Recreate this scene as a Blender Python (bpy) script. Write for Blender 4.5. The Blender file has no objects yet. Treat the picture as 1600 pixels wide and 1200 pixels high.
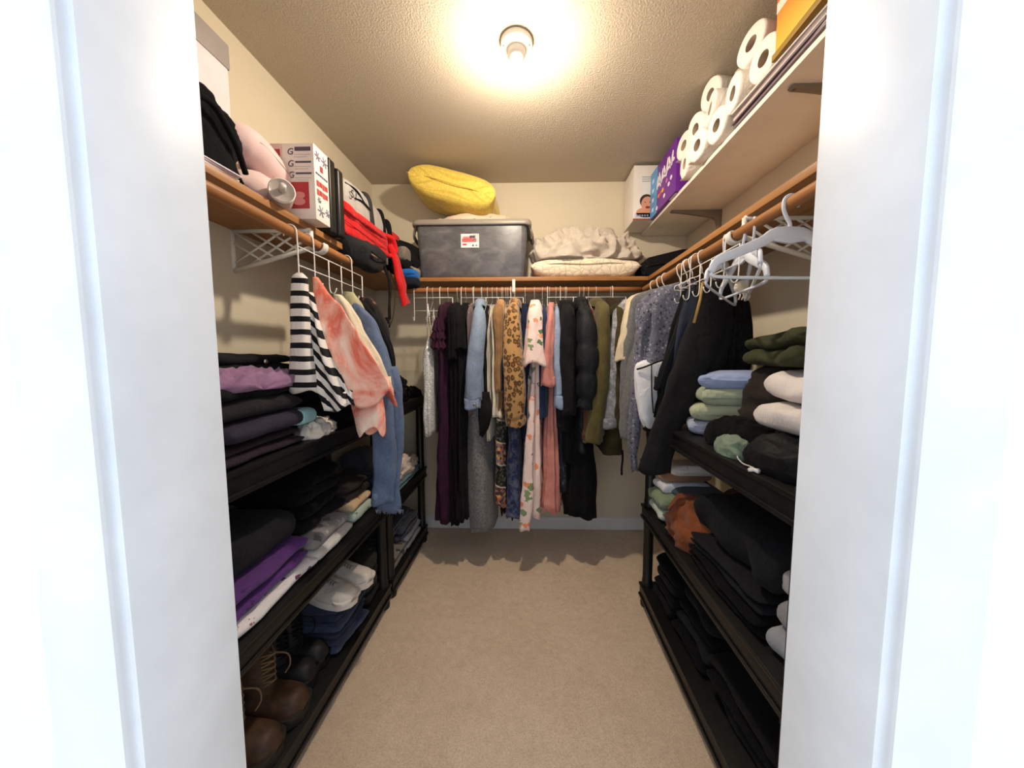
import bpy, bmesh, math, random
import numpy as np
from mathutils import Vector, Matrix

S = bpy.context.scene
C = S.collection
PI = math.pi

# ------------------------------------------------------------------ camera
cam = bpy.data.cameras.new('camera')
cam.sensor_width = 36.0
cam.lens = 540.0 / 1600.0 * 36.0          # 540 px focal length in a 1600 px frame
cam.shift_x = -0.0099
cam.clip_start = 0.02
camo = bpy.data.objects.new('camera', cam)
C.objects.link(camo)
camo.location = (0, 0, 1.26)
camo.rotation_euler = (math.radians(90 - 4.5515), 0, math.radians(1.4))
S.camera = camo

# ------------------------------------------------------------------ light and exposure
W = bpy.data.worlds.new('hall_daylight')
S.world = W
W.use_nodes = True
bg = W.node_tree.nodes['Background']
bg.inputs[0].default_value = (0.74, 0.86, 1.0, 1)   # cool daylight in the hall behind the doorway
bg.inputs[1].default_value = 1.65
BULB = 1500.0                                       # radiance of the bare bulb
S.view_settings.view_transform = 'Standard'
S.view_settings.look = 'None'
S.view_settings.exposure = 0.0
S.view_settings.gamma = 1.0
S.view_settings.use_curve_mapping = False

# ------------------------------------------------------------------ noise
_rng = np.random.RandomState(7)
_LAT = _rng.rand(48, 48, 48) * 2 - 1

def vn(P):
    P = np.asarray(P, float)
    i = np.floor(P).astype(int); f = P - i
    f = f * f * (3 - 2 * f)
    o = 0
    for a in (0, 1):
        for b in (0, 1):
            for c in (0, 1):
                w = (f[..., 0] if a else 1 - f[..., 0]) * (f[..., 1] if b else 1 - f[..., 1]) * (f[..., 2] if c else 1 - f[..., 2])
                o = o + w * _LAT[(i[..., 0] + a) % 48, (i[..., 1] + b) % 48, (i[..., 2] + c) % 48]
    return o

def fbm(P, octv=3):
    P = np.asarray(P, float); s = 0; a = 1.0
    for k in range(octv):
        s = s + a * vn(P * (2 ** k) + 11.3 * k); a *= 0.5
    return s

def ridge(P, octv=3):
    P = np.asarray(P, float); s = 0; a = 1.0
    for k in range(octv):
        s = s + a * (1 - 2 * np.abs(vn(P * (2 ** k) + 5.7 * k))); a *= 0.5
    return s

# ------------------------------------------------------------------ object helpers
def build(name, V, F, mat, parent=None, smooth=True):
    me = bpy.data.meshes.new(name)
    me.from_pydata([tuple(map(float, v)) for v in V], [], [tuple(int(i) for i in f) for f in F])
    if smooth:
        me.polygons.foreach_set('use_smooth', [True] * len(me.polygons))
    me.materials.append(mat)
    me.update()
    o = bpy.data.objects.new(name, me)
    C.objects.link(o)
    if parent is not None:
        o.parent = parent
    return o

def tag(o, label, cat, group=None):
    o['label'] = label; o['category'] = cat
    if group: o['group'] = group
    return o

def thing(name, label, cat, loc=(0, 0, 0), rz=0.0, group=None, rx=0.0, ry=0.0):
    o = bpy.data.objects.new(name, None)
    o.empty_display_size = 0.02
    C.objects.link(o)
    o.location = loc; o.rotation_euler = (rx, ry, rz)
    return tag(o, label, cat, group)

def copy_tree(o, parent=None):
    c = o.copy(); C.objects.link(c); c.parent = parent
    for ch in list(o.children):
        copy_tree(ch, c)
    return c

class MB:
    """collects shapes, builds ONE mesh object"""
    def __init__(s): s.V = []; s.F = []
    def add(s, V, F):
        n = len(s.V); s.V += [tuple(v) for v in V]; s.F += [tuple(i + n for i in f) for f in F]; return s
    def box(s, x0, x1, y0, y1, z0, z1):
        V = [(x0, y0, z0), (x1, y0, z0), (x1, y1, z0), (x0, y1, z0), (x0, y0, z1), (x1, y0, z1), (x1, y1, z1), (x0, y1, z1)]
        return s.add(V, [(0, 3, 2, 1), (4, 5, 6, 7), (0, 1, 5, 4), (1, 2, 6, 5), (2, 3, 7, 6), (3, 0, 4, 7)])
    def tube(s, pts, r, n=8, closed=False):
        return s.add(*tube_vf(pts, r, n, closed))
    def prism(s, poly, z0, z1, axis='z'):
        n = len(poly)
        def p(u, v, w): return {'z': (u, v, w), 'y': (u, w, v), 'x': (w, u, v)}[axis]
        V = [p(u, v, z0) for u, v in poly] + [p(u, v, z1) for u, v in poly]
        F = [tuple(range(n))[::-1], tuple(range(n, 2 * n))] + [(i, (i + 1) % n, n + (i + 1) % n, n + i) for i in range(n)]
        return s.add(V, F)
    def build(s, name, mat, parent=None, smooth=False, bevel=0.0, seg=2):
        o = build(name, s.V, s.F, mat, parent, smooth)
        if bevel or not smooth:
            bm = bmesh.new(); bm.from_mesh(o.data)
            bmesh.ops.recalc_face_normals(bm, faces=bm.faces)
            if bevel:
                ed = [e for e in bm.edges if e.is_manifold and e.calc_face_angle(0) > 0.5]
                bmesh.ops.bevel(bm, geom=ed, offset=bevel, segments=seg, affect='EDGES', profile=0.6)
                for f in bm.faces: f.smooth = True
            bm.to_mesh(o.data); bm.free()
            if bevel:
                try: o.data.set_sharp_from_angle(angle=math.radians(40))
                except Exception: pass
        return o

def tube_vf(pts, r, n=8, closed=False):
    P = np.array(pts, float); m = len(P)
    R = np.full(m, r) if np.isscalar(r) else np.array(r, float)
    if closed:
        T = np.roll(P, -1, 0) - np.roll(P, 1, 0)
    else:
        T = np.gradient(P, axis=0)
    T /= np.linalg.norm(T, axis=1)[:, None] + 1e-9
    a = np.array([0, 0, 1.0]) if abs(T[0][2]) < 0.9 else np.array([1.0, 0, 0])
    N = np.cross(T[0], a); N /= np.linalg.norm(N)
    V = []
    for i in range(m):
        N = N - T[i] * N.dot(T[i]); N /= np.linalg.norm(N) + 1e-9
        B = np.cross(T[i], N)
        for k in range(n):
            t = 2 * PI * k / n
            V.append(P[i] + R[i] * (math.cos(t) * N + math.sin(t) * B))
    F = []
    for i in range(m if closed else m - 1):
        j = (i + 1) % m
        for k in range(n):
            l = (k + 1) % n
            F.append((i * n + k, i * n + l, j * n + l, j * n + k))
    if not closed:
        F.append(tuple(range(n))[::-1]); F.append(tuple(range((m - 1) * n, m * n)))
    return V, F

def loft_vf(rings, cap0=True, cap1=True):
    R = np.asarray(rings, float); n, m, _ = R.shape
    V = list(R.reshape(-1, 3)); F = []
    for i in range(n - 1):
        for k in range(m):
            l = (k + 1) % m
            F.append((i * m + k, i * m + l, (i + 1) * m + l, (i + 1) * m + k))
    if cap0: V.append(R[0].mean(0)); c = len(V) - 1; F += [(c, (k + 1) % m, k) for k in range(m)]
    if cap1: V.append(R[-1].mean(0)); c = len(V) - 1; b = (n - 1) * m; F += [(c, b + k, b + (k + 1) % m) for k in range(m)]
    return V, F

def smooth_path(pts, n):
    """Catmull-Rom through the points (any dimension), n samples"""
    P = np.array(pts, float); m = len(P)
    if m == 2:
        t = np.linspace(0, 1, n)[:, None]; return P[0] * (1 - t) + P[1] * t
    Q = np.vstack([2 * P[0] - P[1], P, 2 * P[-1] - P[-2]])
    out = []
    for s in np.linspace(0, m - 1 - 1e-6, n):
        i = int(s); f = s - i
        a, b, c, d = Q[i], Q[i + 1], Q[i + 2], Q[i + 3]
        out.append(0.5 * ((2 * b) + (c - a) * f + (2 * a - 5 * b + 4 * c - d) * f * f + (3 * b - a - 3 * c + d) * f ** 3))
    return np.array(out)

def lin_path(pts, n):
    P = np.array(pts, float)
    d = np.r_[0, np.cumsum(np.linalg.norm(np.diff(P, axis=0), axis=1))]
    t = np.linspace(0, d[-1], n)
    return np.stack([np.interp(t, d, P[:, k]) for k in range(P.shape[1])], 1)

def lathe_vf(prof, n=24, axis='z'):
    V = []; F = []
    for r, z in prof:
        for k in range(n):
            t = 2 * PI * k / n
            c, s_ = r * math.cos(t), r * math.sin(t)
            V.append({'z': (c, s_, z), 'y': (c, z, s_), 'x': (z, c, s_)}[axis])
    m = len(prof)
    for i in range(m - 1):
        for k in range(n):
            l = (k + 1) % n
            F.append((i * n + k, i * n + l, (i + 1) * n + l, (i + 1) * n + k))
    return V, F

def text_mesh(name, body, size, mat, parent, loc, rot, shear=0.0, extrude=0.0006, align='CENTER', bold=0.0):
    cu = bpy.data.curves.new(name, 'FONT')
    cu.body = body; cu.size = size; cu.extrude = extrude; cu.shear = shear; cu.align_x = align; cu.align_y = 'CENTER'; cu.offset = bold
    t = bpy.data.objects.new(name, cu); C.objects.link(t)
    dg = bpy.context.evaluated_depsgraph_get()
    me = bpy.data.meshes.new_from_object(t.evaluated_get(dg))
    bpy.data.objects.remove(t); bpy.data.curves.remove(cu)
    me.name = name
    me.materials.clear(); me.materials.append(mat)
    o = bpy.data.objects.new(name, me); C.objects.link(o)
    o.parent = parent; o.location = loc; o.rotation_euler = rot
    return o

# ------------------------------------------------------------------ materials
def lin(c):
    return tuple((v / 255.0 / 12.92 if v / 255.0 <= 0.04045 else ((v / 255.0 + 0.055) / 1.055) ** 2.4) for v in c)

class NT:
    def __init__(s, name):
        s.m = bpy.data.materials.new(name); s.m.use_nodes = True
        s.t = s.m.node_tree; s.b = s.t.nodes['Principled BSDF']
    def n(s, kind, **kw):
        x = s.t.nodes.new(kind)
        for k, v in kw.items():
            if hasattr(x, k) and k not in x.inputs: setattr(x, k, v)
            else: x.inputs[k].default_value = v
        return x
    def l(s, a, b): s.t.links.new(a, b)
    def coord(s, scale=(1, 1, 1), rot=(0, 0, 0), loc=(0, 0, 0)):
        tc = s.n('ShaderNodeTexCoord'); mp = s.n('ShaderNodeMapping')
        mp.inputs['Scale'].default_value = scale; mp.inputs['Rotation'].default_value = rot; mp.inputs['Location'].default_value = loc
        s.l(tc.outputs['Object'], mp.inputs[0]); return mp.outputs[0]
    def noise(s, vec, scale, detail=3, rough=0.55, dist=0.0):
        x = s.n('ShaderNodeTexNoise'); x.inputs['Scale'].default_value = scale; x.inputs['Detail'].default_value = detail
        x.inputs['Roughness'].default_value = rough; x.inputs['Distortion'].default_value = dist
        s.l(vec, x.inputs['Vector']); return x.outputs['Fac']
    def voro(s, vec, scale, feature='F1', out='Distance', rnd=1.0):
        x = s.n('ShaderNodeTexVoronoi'); x.feature = feature; x.inputs['Scale'].default_value = scale
        x.inputs['Randomness'].default_value = rnd
        s.l(vec, x.inputs['Vector']); return x.outputs[out]
    def ramp(s, fac, stops, const=False):
        r = s.n('ShaderNodeValToRGB'); e = r.color_ramp.elements
        if const: r.color_ramp.interpolation = 'CONSTANT'
        while len(e) < len(stops): e.new(0.5)
        for i, (p, c) in enumerate(stops):
            e[i].position = p; e[i].color = (*c, 1) if len(c) == 3 else c
        s.l(fac, r.inputs[0]); return r.outputs[0]
    def mix(s, fac, a, b, mode='MIX'):
        x = s.n('ShaderNodeMix'); x.data_type = 'RGBA'; x.blend_type = mode
        for v, i in ((fac, 0), (a, 6), (b, 7)):
            if hasattr(v, 'links') or hasattr(v, 'is_linked'): s.l(v, x.inputs[i])
            else: x.inputs[i].default_value = v if i == 0 else (*v, 1)
        return x.outputs[2]
    def math(s, op, a, b=0.5):
        x = s.n('ShaderNodeMath'); x.operation = op
        for v, i in ((a, 0), (b, 1)):
            if hasattr(v, 'is_linked'): s.l(v, x.inputs[i])
            else: x.inputs[i].default_value = v
        return x.outputs[0]
    def bump(s, h, strength=0.3, dist=0.002):
        x = s.n('ShaderNodeBump'); x.inputs['Strength'].default_value = strength; x.inputs['Distance'].default_value = dist
        s.l(h, x.inputs['Height']); s.l(x.outputs[0], s.b.inputs['Normal'])
    def crease(s, w, st=0.6, dist=0.009):
        cr = s.noise(s.coord((1, 1, 0.55)), 22, 3, 0.5, 1.3)
        s.bump(s.math('ADD', cr, s.math('MULTIPLY', w, 0.12)), st, dist)
    def fin(s, col=None, rough=0.8, metal=0.0, spec=0.3, sheen=0.0):
        if col is not None:
            if hasattr(col, 'is_linked'): s.l(col, s.b.inputs['Base Color'])
            else: s.b.inputs['Base Color'].default_value = (*col, 1)
        s.b.inputs['Roughness'].default_value = rough; s.b.inputs['Metallic'].default_value = metal
        s.b.inputs['Specular IOR Level'].default_value = spec
        if sheen:
            s.b.inputs['Sheen Weight'].default_value = sheen; s.b.inputs['Sheen Roughness'].default_value = 0.5
        return s.m

_cl = {}
def cloth(rgb, var=0.12, weave=900, rough=0.9, sheen=0.15, spec=0.15, mottle=0.0):
    key = ('c', rgb, var, weave, rough, sheen, spec, mottle)
    if key in _cl: return _cl[key]
    if max(rgb) < 75: sheen, spec = sheen * 0.15, spec * 0.5
    t = NT('cloth_%d_%d_%d' % rgb); c = lin(rgb); v = t.coord()
    n1 = t.noise(v, 14 if not mottle else 90, 4)
    dark = tuple(x * (1 - var * 1.6) for x in c); lite = tuple(min(1, x * (1 + var)) for x in c)
    col = t.ramp(n1, [(0.3, dark), (0.7, lite)])
    w = t.noise(v, weave, 2); cr = t.noise(t.coord((1, 1, 0.6)), 24, 3, 0.5, 1.2)
    t.bump(t.math('ADD', t.math('MULTIPLY', cr, 1.0), t.math('MULTIPLY', w, 0.08)), 0.65, 0.009)
    _cl[key] = t.fin(col, rough, 0, spec, sheen)
    return _cl[key]

def plain(rgb, rough=0.5, spec=0.4, metal=0.0, bumps=0.0, bscale=300):
    key = ('p', rgb, rough, spec, metal, bumps, bscale)
    if key in _cl: return _cl[key]
    t = NT('plain_%d_%d_%d' % rgb); c = lin(rgb)
    v = t.coord(); n1 = t.noise(v, 9, 3)
    col = t.ramp(n1, [(0.3, tuple(x * 0.93 for x in c)), (0.7, tuple(min(1, x * 1.04) for x in c))])
    if bumps: t.bump(t.noise(v, bscale, 2), bumps, 0.001)
    _cl[key] = t.fin(col, rough, metal, spec)
    return _cl[key]

def wood(rgb, axis='x', name='wood'):
    t = NT(name); c = lin(rgb)
    sc = {'x': (0.8, 14, 14), 'y': (14, 0.8, 14)}[axis]
    v = t.coord(sc); n = t.noise(v, 3.5, 5, 0.6, 0.6)
    col = t.ramp(n, [(0.25, tuple(x * 0.62 for x in c)), (0.5, c), (0.78, tuple(min(1, x * 1.25) for x in c))])
    t.bump(n, 0.08, 0.001)
    return t.fin(col, 0.42, 0, 0.4)

def wall_mat(rgb, name, bs=130, st=0.25):
    t = NT(name); c = lin(rgb); v = t.coord()
    n = t.noise(v, 2.0, 3)
    col = t.ramp(n, [(0.2, tuple(x * 0.97 for x in c)), (0.8, tuple(min(1, x * 1.02) for x in c))])
    t.bump(t.noise(v, bs, 3), st, 0.002)
    return t.fin(col, 0.75, 0, 0.25)
# ================================================================== the room
XL, XR, YB, YD, ZC = -1.095, 1.065, 2.456, 0.47, 2.44
DL, DR = -0.435, 0.366               # doorway sides
M_wall = wall_mat((217, 205, 181), 'wall_paint')
M_hall = wall_mat((246, 246, 246), 'hall_paint')
M_trim = plain((238, 240, 243), 0.4, 0.4)
def ceil_mat():
    t = NT('ceiling_texture'); v = t.coord(); c = lin((193, 181, 161))
    n = t.noise(v, 75, 4, 0.6)
    col = t.ramp(n, [(0.3, tuple(x * 0.93 for x in c)), (0.7, c)])
    h = t.ramp(t.noise(v, 150, 3, 0.55), [(0.40, (0, 0, 0)), (0.66, (1, 1, 1))])
    t.bump(h, 0.42, 0.003)
    return t.fin(col, 0.9, 0, 0.15)
def carpet_mat():
    t = NT('carpet'); v = t.coord()
    big = t.noise(v, 4.0, 4, 0.65, 0.6); mid = t.noise(v, 30, 4); fine = t.noise(v, 210, 4, 0.75)
    a = t.ramp(big, [(0.3, lin((224, 196, 164))), (0.7, lin((244, 218, 188)))])
    b = t.mix(0.30, a, t.ramp(mid, [(0.3, lin((200, 170, 140))), (0.7, lin((255, 234, 206)))]))
    cc = t.mix(0.42, b, t.ramp(fine, [(0.32, lin((170, 138, 108))), (0.52, lin((236, 208, 176))), (0.72, lin((255, 246, 226)))]))
    h = t.math('ADD', fine, mid)
    t.bump(h, 0.75, 0.007)
    return t.fin(cc, 1.0, 0, 0.05, 0.25)

def struct(name, mb, mat, parent=None, **kw):
    o = mb.build(name, mat, parent, **kw)
    if parent is None: o['kind'] = 'structure'
    return o

def carpet_floor():
    nx, ny = 150, 190
    xs = np.linspace(XL - 2.0, XR + 2.0, nx); ys = np.linspace(-1.4, YB + 0.02, ny)
    G = np.stack(np.meshgrid(xs, ys, indexing='ij'), -1)
    z = 0.004 * fbm(np.concatenate([G * 9, np.zeros(G.shape[:2] + (1,))], -1), 3) - 0.004
    V = np.concatenate([G, z[..., None]], -1).reshape(-1, 3)
    F = [(i * ny + j, (i + 1) * ny + j, (i + 1) * ny + j + 1, i * ny + j + 1) for i in range(nx - 1) for j in range(ny - 1)]
    o = build('floor', V, F, carpet_mat()); o['kind'] = 'structure'
carpet_floor()
struct('ceiling', MB().box(XL - 0.1, XR + 0.1, YD - 0.1, YB + 0.1, ZC, ZC + 0.1), ceil_mat())
struct('wall_left', MB().box(XL - 0.1, XL, YD - 0.02, YB + 0.1, -0.05, ZC), M_wall)
struct('wall_right', MB().box(XR, XR + 0.1, YD - 0.02, YB + 0.1, -0.05, ZC), M_wall)
struct('wall_back', MB().box(XL, XR, YB, YB + 0.1, -0.05, ZC), M_wall)
# the wall with the doorway: hall side at YD-0.12
Y0 = YD - 0.12
mb = MB().box(-3.2, DL - 0.02, Y0, YD, -0.05, 2.7).box(DR + 0.02, 3.2, Y0, YD, -0.05, 2.7).box(DL - 0.02, DR + 0.02, Y0, YD, 2.06, 2.7)
struct('wall_front', mb, M_hall)
# door frame: jamb boards, head, stops and casings
mb = MB().box(DL - 0.02, DL, Y0 - 0.005, YD + 0.003, 0, 2.06)
struct('trim_1', mb, M_trim, bevel=0.002)
mb = MB().box(DR, DR + 0.02, Y0 - 0.005, YD + 0.003, 0, 2.06)
struct('trim_2', mb, M_trim, bevel=0.002)
struct('trim_3', MB().box(DL, DR, Y0 - 0.005, YD + 0.003, 2.04, 2.06), M_trim)
struct('trim_4', MB().box(DL - 0.085, DL - 0.006, Y0 - 0.018, Y0, 0, 2.12), M_trim, bevel=0.004)
struct('trim_5', MB().box(DR + 0.006, DR + 0.085, Y0 - 0.018, Y0, 0, 2.12), M_trim, bevel=0.004)
struct('trim_6', MB().box(DL - 0.085, DR + 0.085, Y0 - 0.019, Y0, 2.05, 2.125), M_trim, bevel=0.004)
# baseboards with a moulded top
def base_prof(s=1):
    return [(0, 0), (0.014, 0), (0.014, 0.062), (0.010, 0.070), (0.008, 0.082), (0.003, 0.088), (0, 0.088)]
M_base = plain((226, 224, 220), 0.45, 0.35)
struct('baseboard_back', MB().prism([(YB - u, v) for u, v in base_prof()], XL, XR, 'x'), M_base)
struct('baseboard_left', MB().prism([(XL + u, v) for u, v in base_prof()], YD, YB, 'y'), M_base)
struct('baseboard_right', MB().prism([(XR - u, v) for u, v in base_prof()], YD, YB, 'y'), M_base)

# ------------------------------------------------------------------ bare bulb lamp on the ceiling
LX, LY = -0.055, 1.395
lamp = thing('ceiling_lamp', 'bare glowing bulb in a round white porcelain holder on the ceiling', 'lamp', (LX, LY, ZC))
M_porc = plain((238, 234, 226), 0.3, 0.5)
V, F = lathe_vf([(0.0, 0), (0.058, 0), (0.060, -0.004), (0.060, -0.016), (0.056, -0.022), (0.050, -0.024), (0.048, -0.030), (0.034, -0.033), (0.0, -0.033)], 40)
build('mounting_base', V, F, M_porc, lamp)
V, F = lathe_vf([(0.034, -0.030), (0.035, -0.036), (0.033, -0.051), (0.030, -0.056), (0.024, -0.058), (0.020, -0.054), (0.018, -0.040)], 32)
build('socket', V, F, M_porc, lamp)
for s in (-1, 1):
    V, F = lathe_vf([(0, -0.027), (0.0045, -0.026), (0.005, -0.023)], 10)
    o = build('screw', V, F, plain((150, 145, 135), 0.3, 0.5, 1.0), lamp); o.location = (0.046 * s, -0.012, 0)
t = NT('bulb_glow'); t.b.inputs['Emission Color'].default_value = (1.0, 0.87, 0.70, 1); t.b.inputs['Emission Strength'].default_value = BULB
M_bulb = t.fin((1, 1, 1), 0.3)
V, F = lathe_vf([(0.0135, -0.048), (0.0145, -0.060), (0.018, -0.070), (0.0235, -0.082), (0.0278, -0.093), (0.030, -0.103)], 32)
t = NT('bulb_neck_glow'); t.b.inputs['Emission Color'].default_value = (1.0, 0.87, 0.70, 1); t.b.inputs['Emission Strength'].default_value = 2.5
build('bulb_collar', V, F, t.fin((1, 1, 1), 0.3), lamp)
V, F = lathe_vf([(0.030, -0.103), (0.0295, -0.111), (0.0262, -0.122), (0.0195, -0.131), (0.010, -0.1365), (0.0, -0.138)], 32)
build('bulb', V, F, M_bulb, lamp)

# ------------------------------------------------------------------ wooden shelves, rods, brackets
M_wx = wood((164, 114, 66), 'x', 'shelf_wood_x'); M_wy = wood((164, 114, 66), 'y', 'shelf_wood_y')
M_rx = wood((150, 98, 58), 'x', 'rod_wood_x'); M_ry = wood((158, 106, 62), 'y', 'rod_wood_y')
ZS = 1.745; TH = 0.024
SLX, SRX, SBY = -0.813, 0.712, 2.155        # front edges of the three shelves
RLX, RRX, RBY, RZ = -0.772, 0.680, 2.13, 1.660
tag(MB().box(XL, SLX, YD + 0.005, YB, ZS - TH, ZS).build('wooden_shelf', M_wy, bevel=0.002),
    'long brown wooden shelf along the left wall under the backpack', 'shelf', 'wooden wall shelves')
tag(MB().box(SRX, XR, YD + 0.005, YB, ZS - TH, ZS).build('wooden_shelf', M_wy, bevel=0.002),
    'long brown wooden shelf along the right wall above the white hangers', 'shelf', 'wooden wall shelves')
tag(MB().box(SLX + 0.002, SRX - 0.002, SBY, YB, ZS - TH, ZS).build('wooden_shelf', M_wx, bevel=0.002),
    'brown wooden shelf on the back wall carrying the grey plastic tub', 'shelf', 'wooden wall shelves')
M_cleat = plain((214, 204, 180), 0.6, 0.3)
def cleat(mb, lab): tag(mb.build('shelf_cleat', M_cleat, bevel=0.002), lab, 'cleat', 'shelf cleats')
cleat(MB().box(XL + 0.03, XR - 0.03, YB - 0.019, YB, ZS - TH - 0.05, ZS - TH), 'painted strip of wood holding up the back shelf on the wall')
def rod(p0, p1, r, mat, label):
    n = 14
    P = lin_path([p0, p1], n)
    tag(MB().tube(P, r, 20).build('closet_rod', mat, smooth=True), label, 'rod', 'wooden clothes rods')
rod((RLX, YD + 0.01, RZ), (RLX, 1.49, RZ), 0.0165, M_ry, 'round wooden clothes rod below the left shelf with a wire rack hooked on')
rod((RRX, YD + 0.01, RZ), (RRX, YB - 0.25, RZ), 0.0165, M_ry, 'round wooden clothes rod below the right shelf with white hangers on it')
rod((-0.79, RBY, RZ), (RRX - 0.02, RBY, RZ), 0.0165, M_rx, 'round wooden clothes rod along the back wall full of hanging clothes')

# white lattice brackets
M_wpl = plain((228, 224, 214), 0.45, 0.4)
def lattice(loc, side, label, reach=0.323, Hh=0.142):
    g = thing('lattice_bracket', label, 'bracket', loc, 0, 'white lattice shelf brackets')
    D = reach - 0.03             # wall edge height Hh, shelf edge length D; side = +1 points to +x
    q = lambda u, v: (side * u, 0, -v)
    mb = MB()
    for a, b in (((0, 0), (D, 0)), ((0, 0), (0, Hh)), ((0, Hh), (D, 0.062)), ((D, 0), (D, 0.062))):
        mb.tube([q(*a), q(*b)], 0.0085, 8)
    mb.build('frame', M_wpl, g, smooth=True)
    def low(u): return Hh + (0.062 - Hh) * u / D
    for k in range(-1, 5):
        u0 = k * 0.066
        # falling and rising lattice bars cut to the outline
        for s in (1, -1):
            pts = []
            for u in np.linspace(0, D, 40):
                v = (u - u0) * 0.62 if s == 1 else 0.16 - (u - u0) * 0.62
                if 0 <= v <= low(u): pts.append(q(u, v))
            if len(pts) > 3: MB().tube([pts[0], pts[-1]], 0.0042, 6).build('lattice_bar', M_wpl, g, smooth=True)
    # cup that carries the rod
    cx, cz = reach, 0.058
    pts = [(side * (cx + 0.023 * math.cos(a)), 0, -cz + 0.023 * math.sin(a)) for a in np.linspace(-PI * 1.12, PI * 0.12, 16)]
    mb = MB()
    P = np.array(pts)
    for dy in (-0.010, -0.005, 0.0, 0.005, 0.010):
        mb.tube([(x, dy, z) for x, _, z in pts], 0.0045, 6)
    mb.build('rod_cup', M_wpl, g, smooth=True)
lattice((XL, 1.28, ZS - TH - 0.003), 1, 'white plastic lattice bracket under the left shelf behind the wire rack')
lattice((XR, 1.205, ZS - TH - 0.003), -1, 'white plastic lattice bracket under the right shelf behind the hangers', 0.385, 0.17)
# back rod supports
for x, lab in ((-0.102, 'white metal bracket holding the middle of the back clothes rod above leopard jacket'),):
    g = thing('rod_bracket', lab, 'bracket', (x, RBY, RZ), 0, 'rod brackets on the back rod')
    MB().box(-0.009, 0.009, -0.020, -0.0175, -0.012, 0.061).build('strap', M_wpl, g, bevel=0.0008)
    pts = [(0, 0.0195 * math.sin(a), -0.0195 * math.cos(a)) for a in np.linspace(-1.5, 1.5, 12)]
    mb = MB()
    for dx in (-0.006, 0, 0.006): mb.tube([(dx, y, z) for _, y, z in pts], 0.0032, 6)
    mb.build('cradle', M_wpl, g, smooth=True)
# high white shelf on grey steel brackets
M_white_shelf = plain((236, 230, 216), 0.4, 0.35)
WX, WZ = 0.752, 2.078
tag(MB().box(WX, XR, YD + 0.005, YB, WZ, WZ + 0.018).build('white_shelf', M_white_shelf, bevel=0.0015),
    'high white melamine shelf near the ceiling on the right wall', 'shelf')
M_steel = plain((128, 118, 106), 0.45, 0.4, 0.2)
for y, lab in ((2.035, 'grey steel bracket under the far end of the white shelf'), (1.135, 'grey steel bracket under the near end of the white shelf')):
    g = thing('shelf_bracket', lab, 'bracket', (XR, y, WZ), 0, 'grey steel shelf brackets')
    # tapered arm with a curved web
    arm = [(0, 0)] + [(-0.275, 0), (-0.283, -0.006), (-0.275, -0.012)] + [(-0.275 + 0.225 * t, -0.012 - 0.030 * t ** 1.3) for t in np.linspace(0.1, 1, 8)] + [(-0.030, -0.055), (-0.020, -0.085), (-0.012, -0.125), (0, -0.125)]
    MB().prism(arm, -0.010, 0.010, 'y').build('arm', M_steel, g, bevel=0.002)
    MB().box(-0.004, -0.0005, -0.014, 0.014, -0.150, -0.0005).build('wall_plate', M_steel, g, bevel=0.001)
    V, F = lathe_vf([(0, -0.0135), (0.004, -0.013), (0.005, -0.0115)], 10)
    o = build('screw', V, F, plain((110, 90, 70), 0.4, 0.5, 0.8), g); o.location = (-0.268, 0, -0.001)

# ------------------------------------------------------------------ black resin rack units
def black_mat():
    t = NT('black_resin'); v = t.coord()
    c = t.ramp(t.noise(v, 30, 3), [(0.3, lin((14, 13, 13))), (0.7, lin((24, 23, 22)))])
    t.bump(t.noise(v, 260, 2), 0.15, 0.001)
    return t.fin(c, 0.42, 0, 0.4)
M_blk = black_mat()
def rack(label, x0, x1, y0, y1, levels, top_post=0.0):
    """levels: z of each shelf's upper face"""
    g = thing('shelving_rack', label, 'shelving rack', ((x0 + x1) / 2, (y0 + y1) / 2, 0), 0, 'black resin shelving racks')
    hx, hy = (x1 - x0) / 2, (y1 - y0) / 2
    for z in levels:
        s = MB().box(-hx, hx, -hy, hy, z - 0.012, z).build('shelf', M_blk, g, bevel=0.002)
        # stepped apron round the shelf
        for (a, b, c, d) in ((-hx, -hx + 0.014, -hy, hy), (hx - 0.014, hx, -hy, hy), (-hx + 0.014, hx - 0.014, -hy, -hy + 0.014), (-hx + 0.014, hx - 0.014, hy - 0.014, hy)):
            MB().box(a, b, c, d, z - 0.066, z - 0.013).build('apron', M_blk, s, bevel=0.003)
        # projecting lips above and below the long aprons
        for sx in (-1, 1):
            for zz, ex in ((z - 0.006, 0.006), (z - 0.062, 0.007)):
                xa = sx * hx; MB().box(min(xa, xa + sx * ex), max(xa, xa + sx * ex), -hy, hy, zz - 0.006, zz + 0.007).build('lip', M_blk, s, bevel=0.003)
        # ribs under the shelf
        for k in range(1, 6):
            y = -hy + 2 * hy * k / 6
            MB().box(-hx + 0.014, hx - 0.014, y - 0.004, y + 0.004, z - 0.045, z - 0.012).build('rib', M_blk, s)
    lv = sorted(levels)
    for sx in (-1, 1):
        for sy in (-1, 1):
            px, py = sx * (hx - 0.028), sy * (hy - 0.030)
            mb = MB()
            V, F = lathe_vf([(0.0, 0.0), (0.031, 0.0), (0.031, 0.022), (0.026, 0.028), (0.024, lv[0] - 0.02)], 14)
            mb.add(V, F)
            for a, b in zip(lv[:-1], lv[1:]):
                V, F = lathe_vf([(0.026, a), (0.0255, a + 0.03), (0.0235, a + 0.035), (0.0235, b - 0.10), (0.0255, b - 0.095), (0.0265, b - 0.012)], 14)
                mb.add(V, F)
            V, F = lathe_vf([(0.026, lv[-1]), (0.024, lv[-1] + 0.012 + top_post), (0.0, lv[-1] + 0.014 + top_post)], 14)
            mb.add(V, F)
            o = mb.build('post', M_blk, g, smooth=True); o.location = (px, py, 0)
    return g
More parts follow.
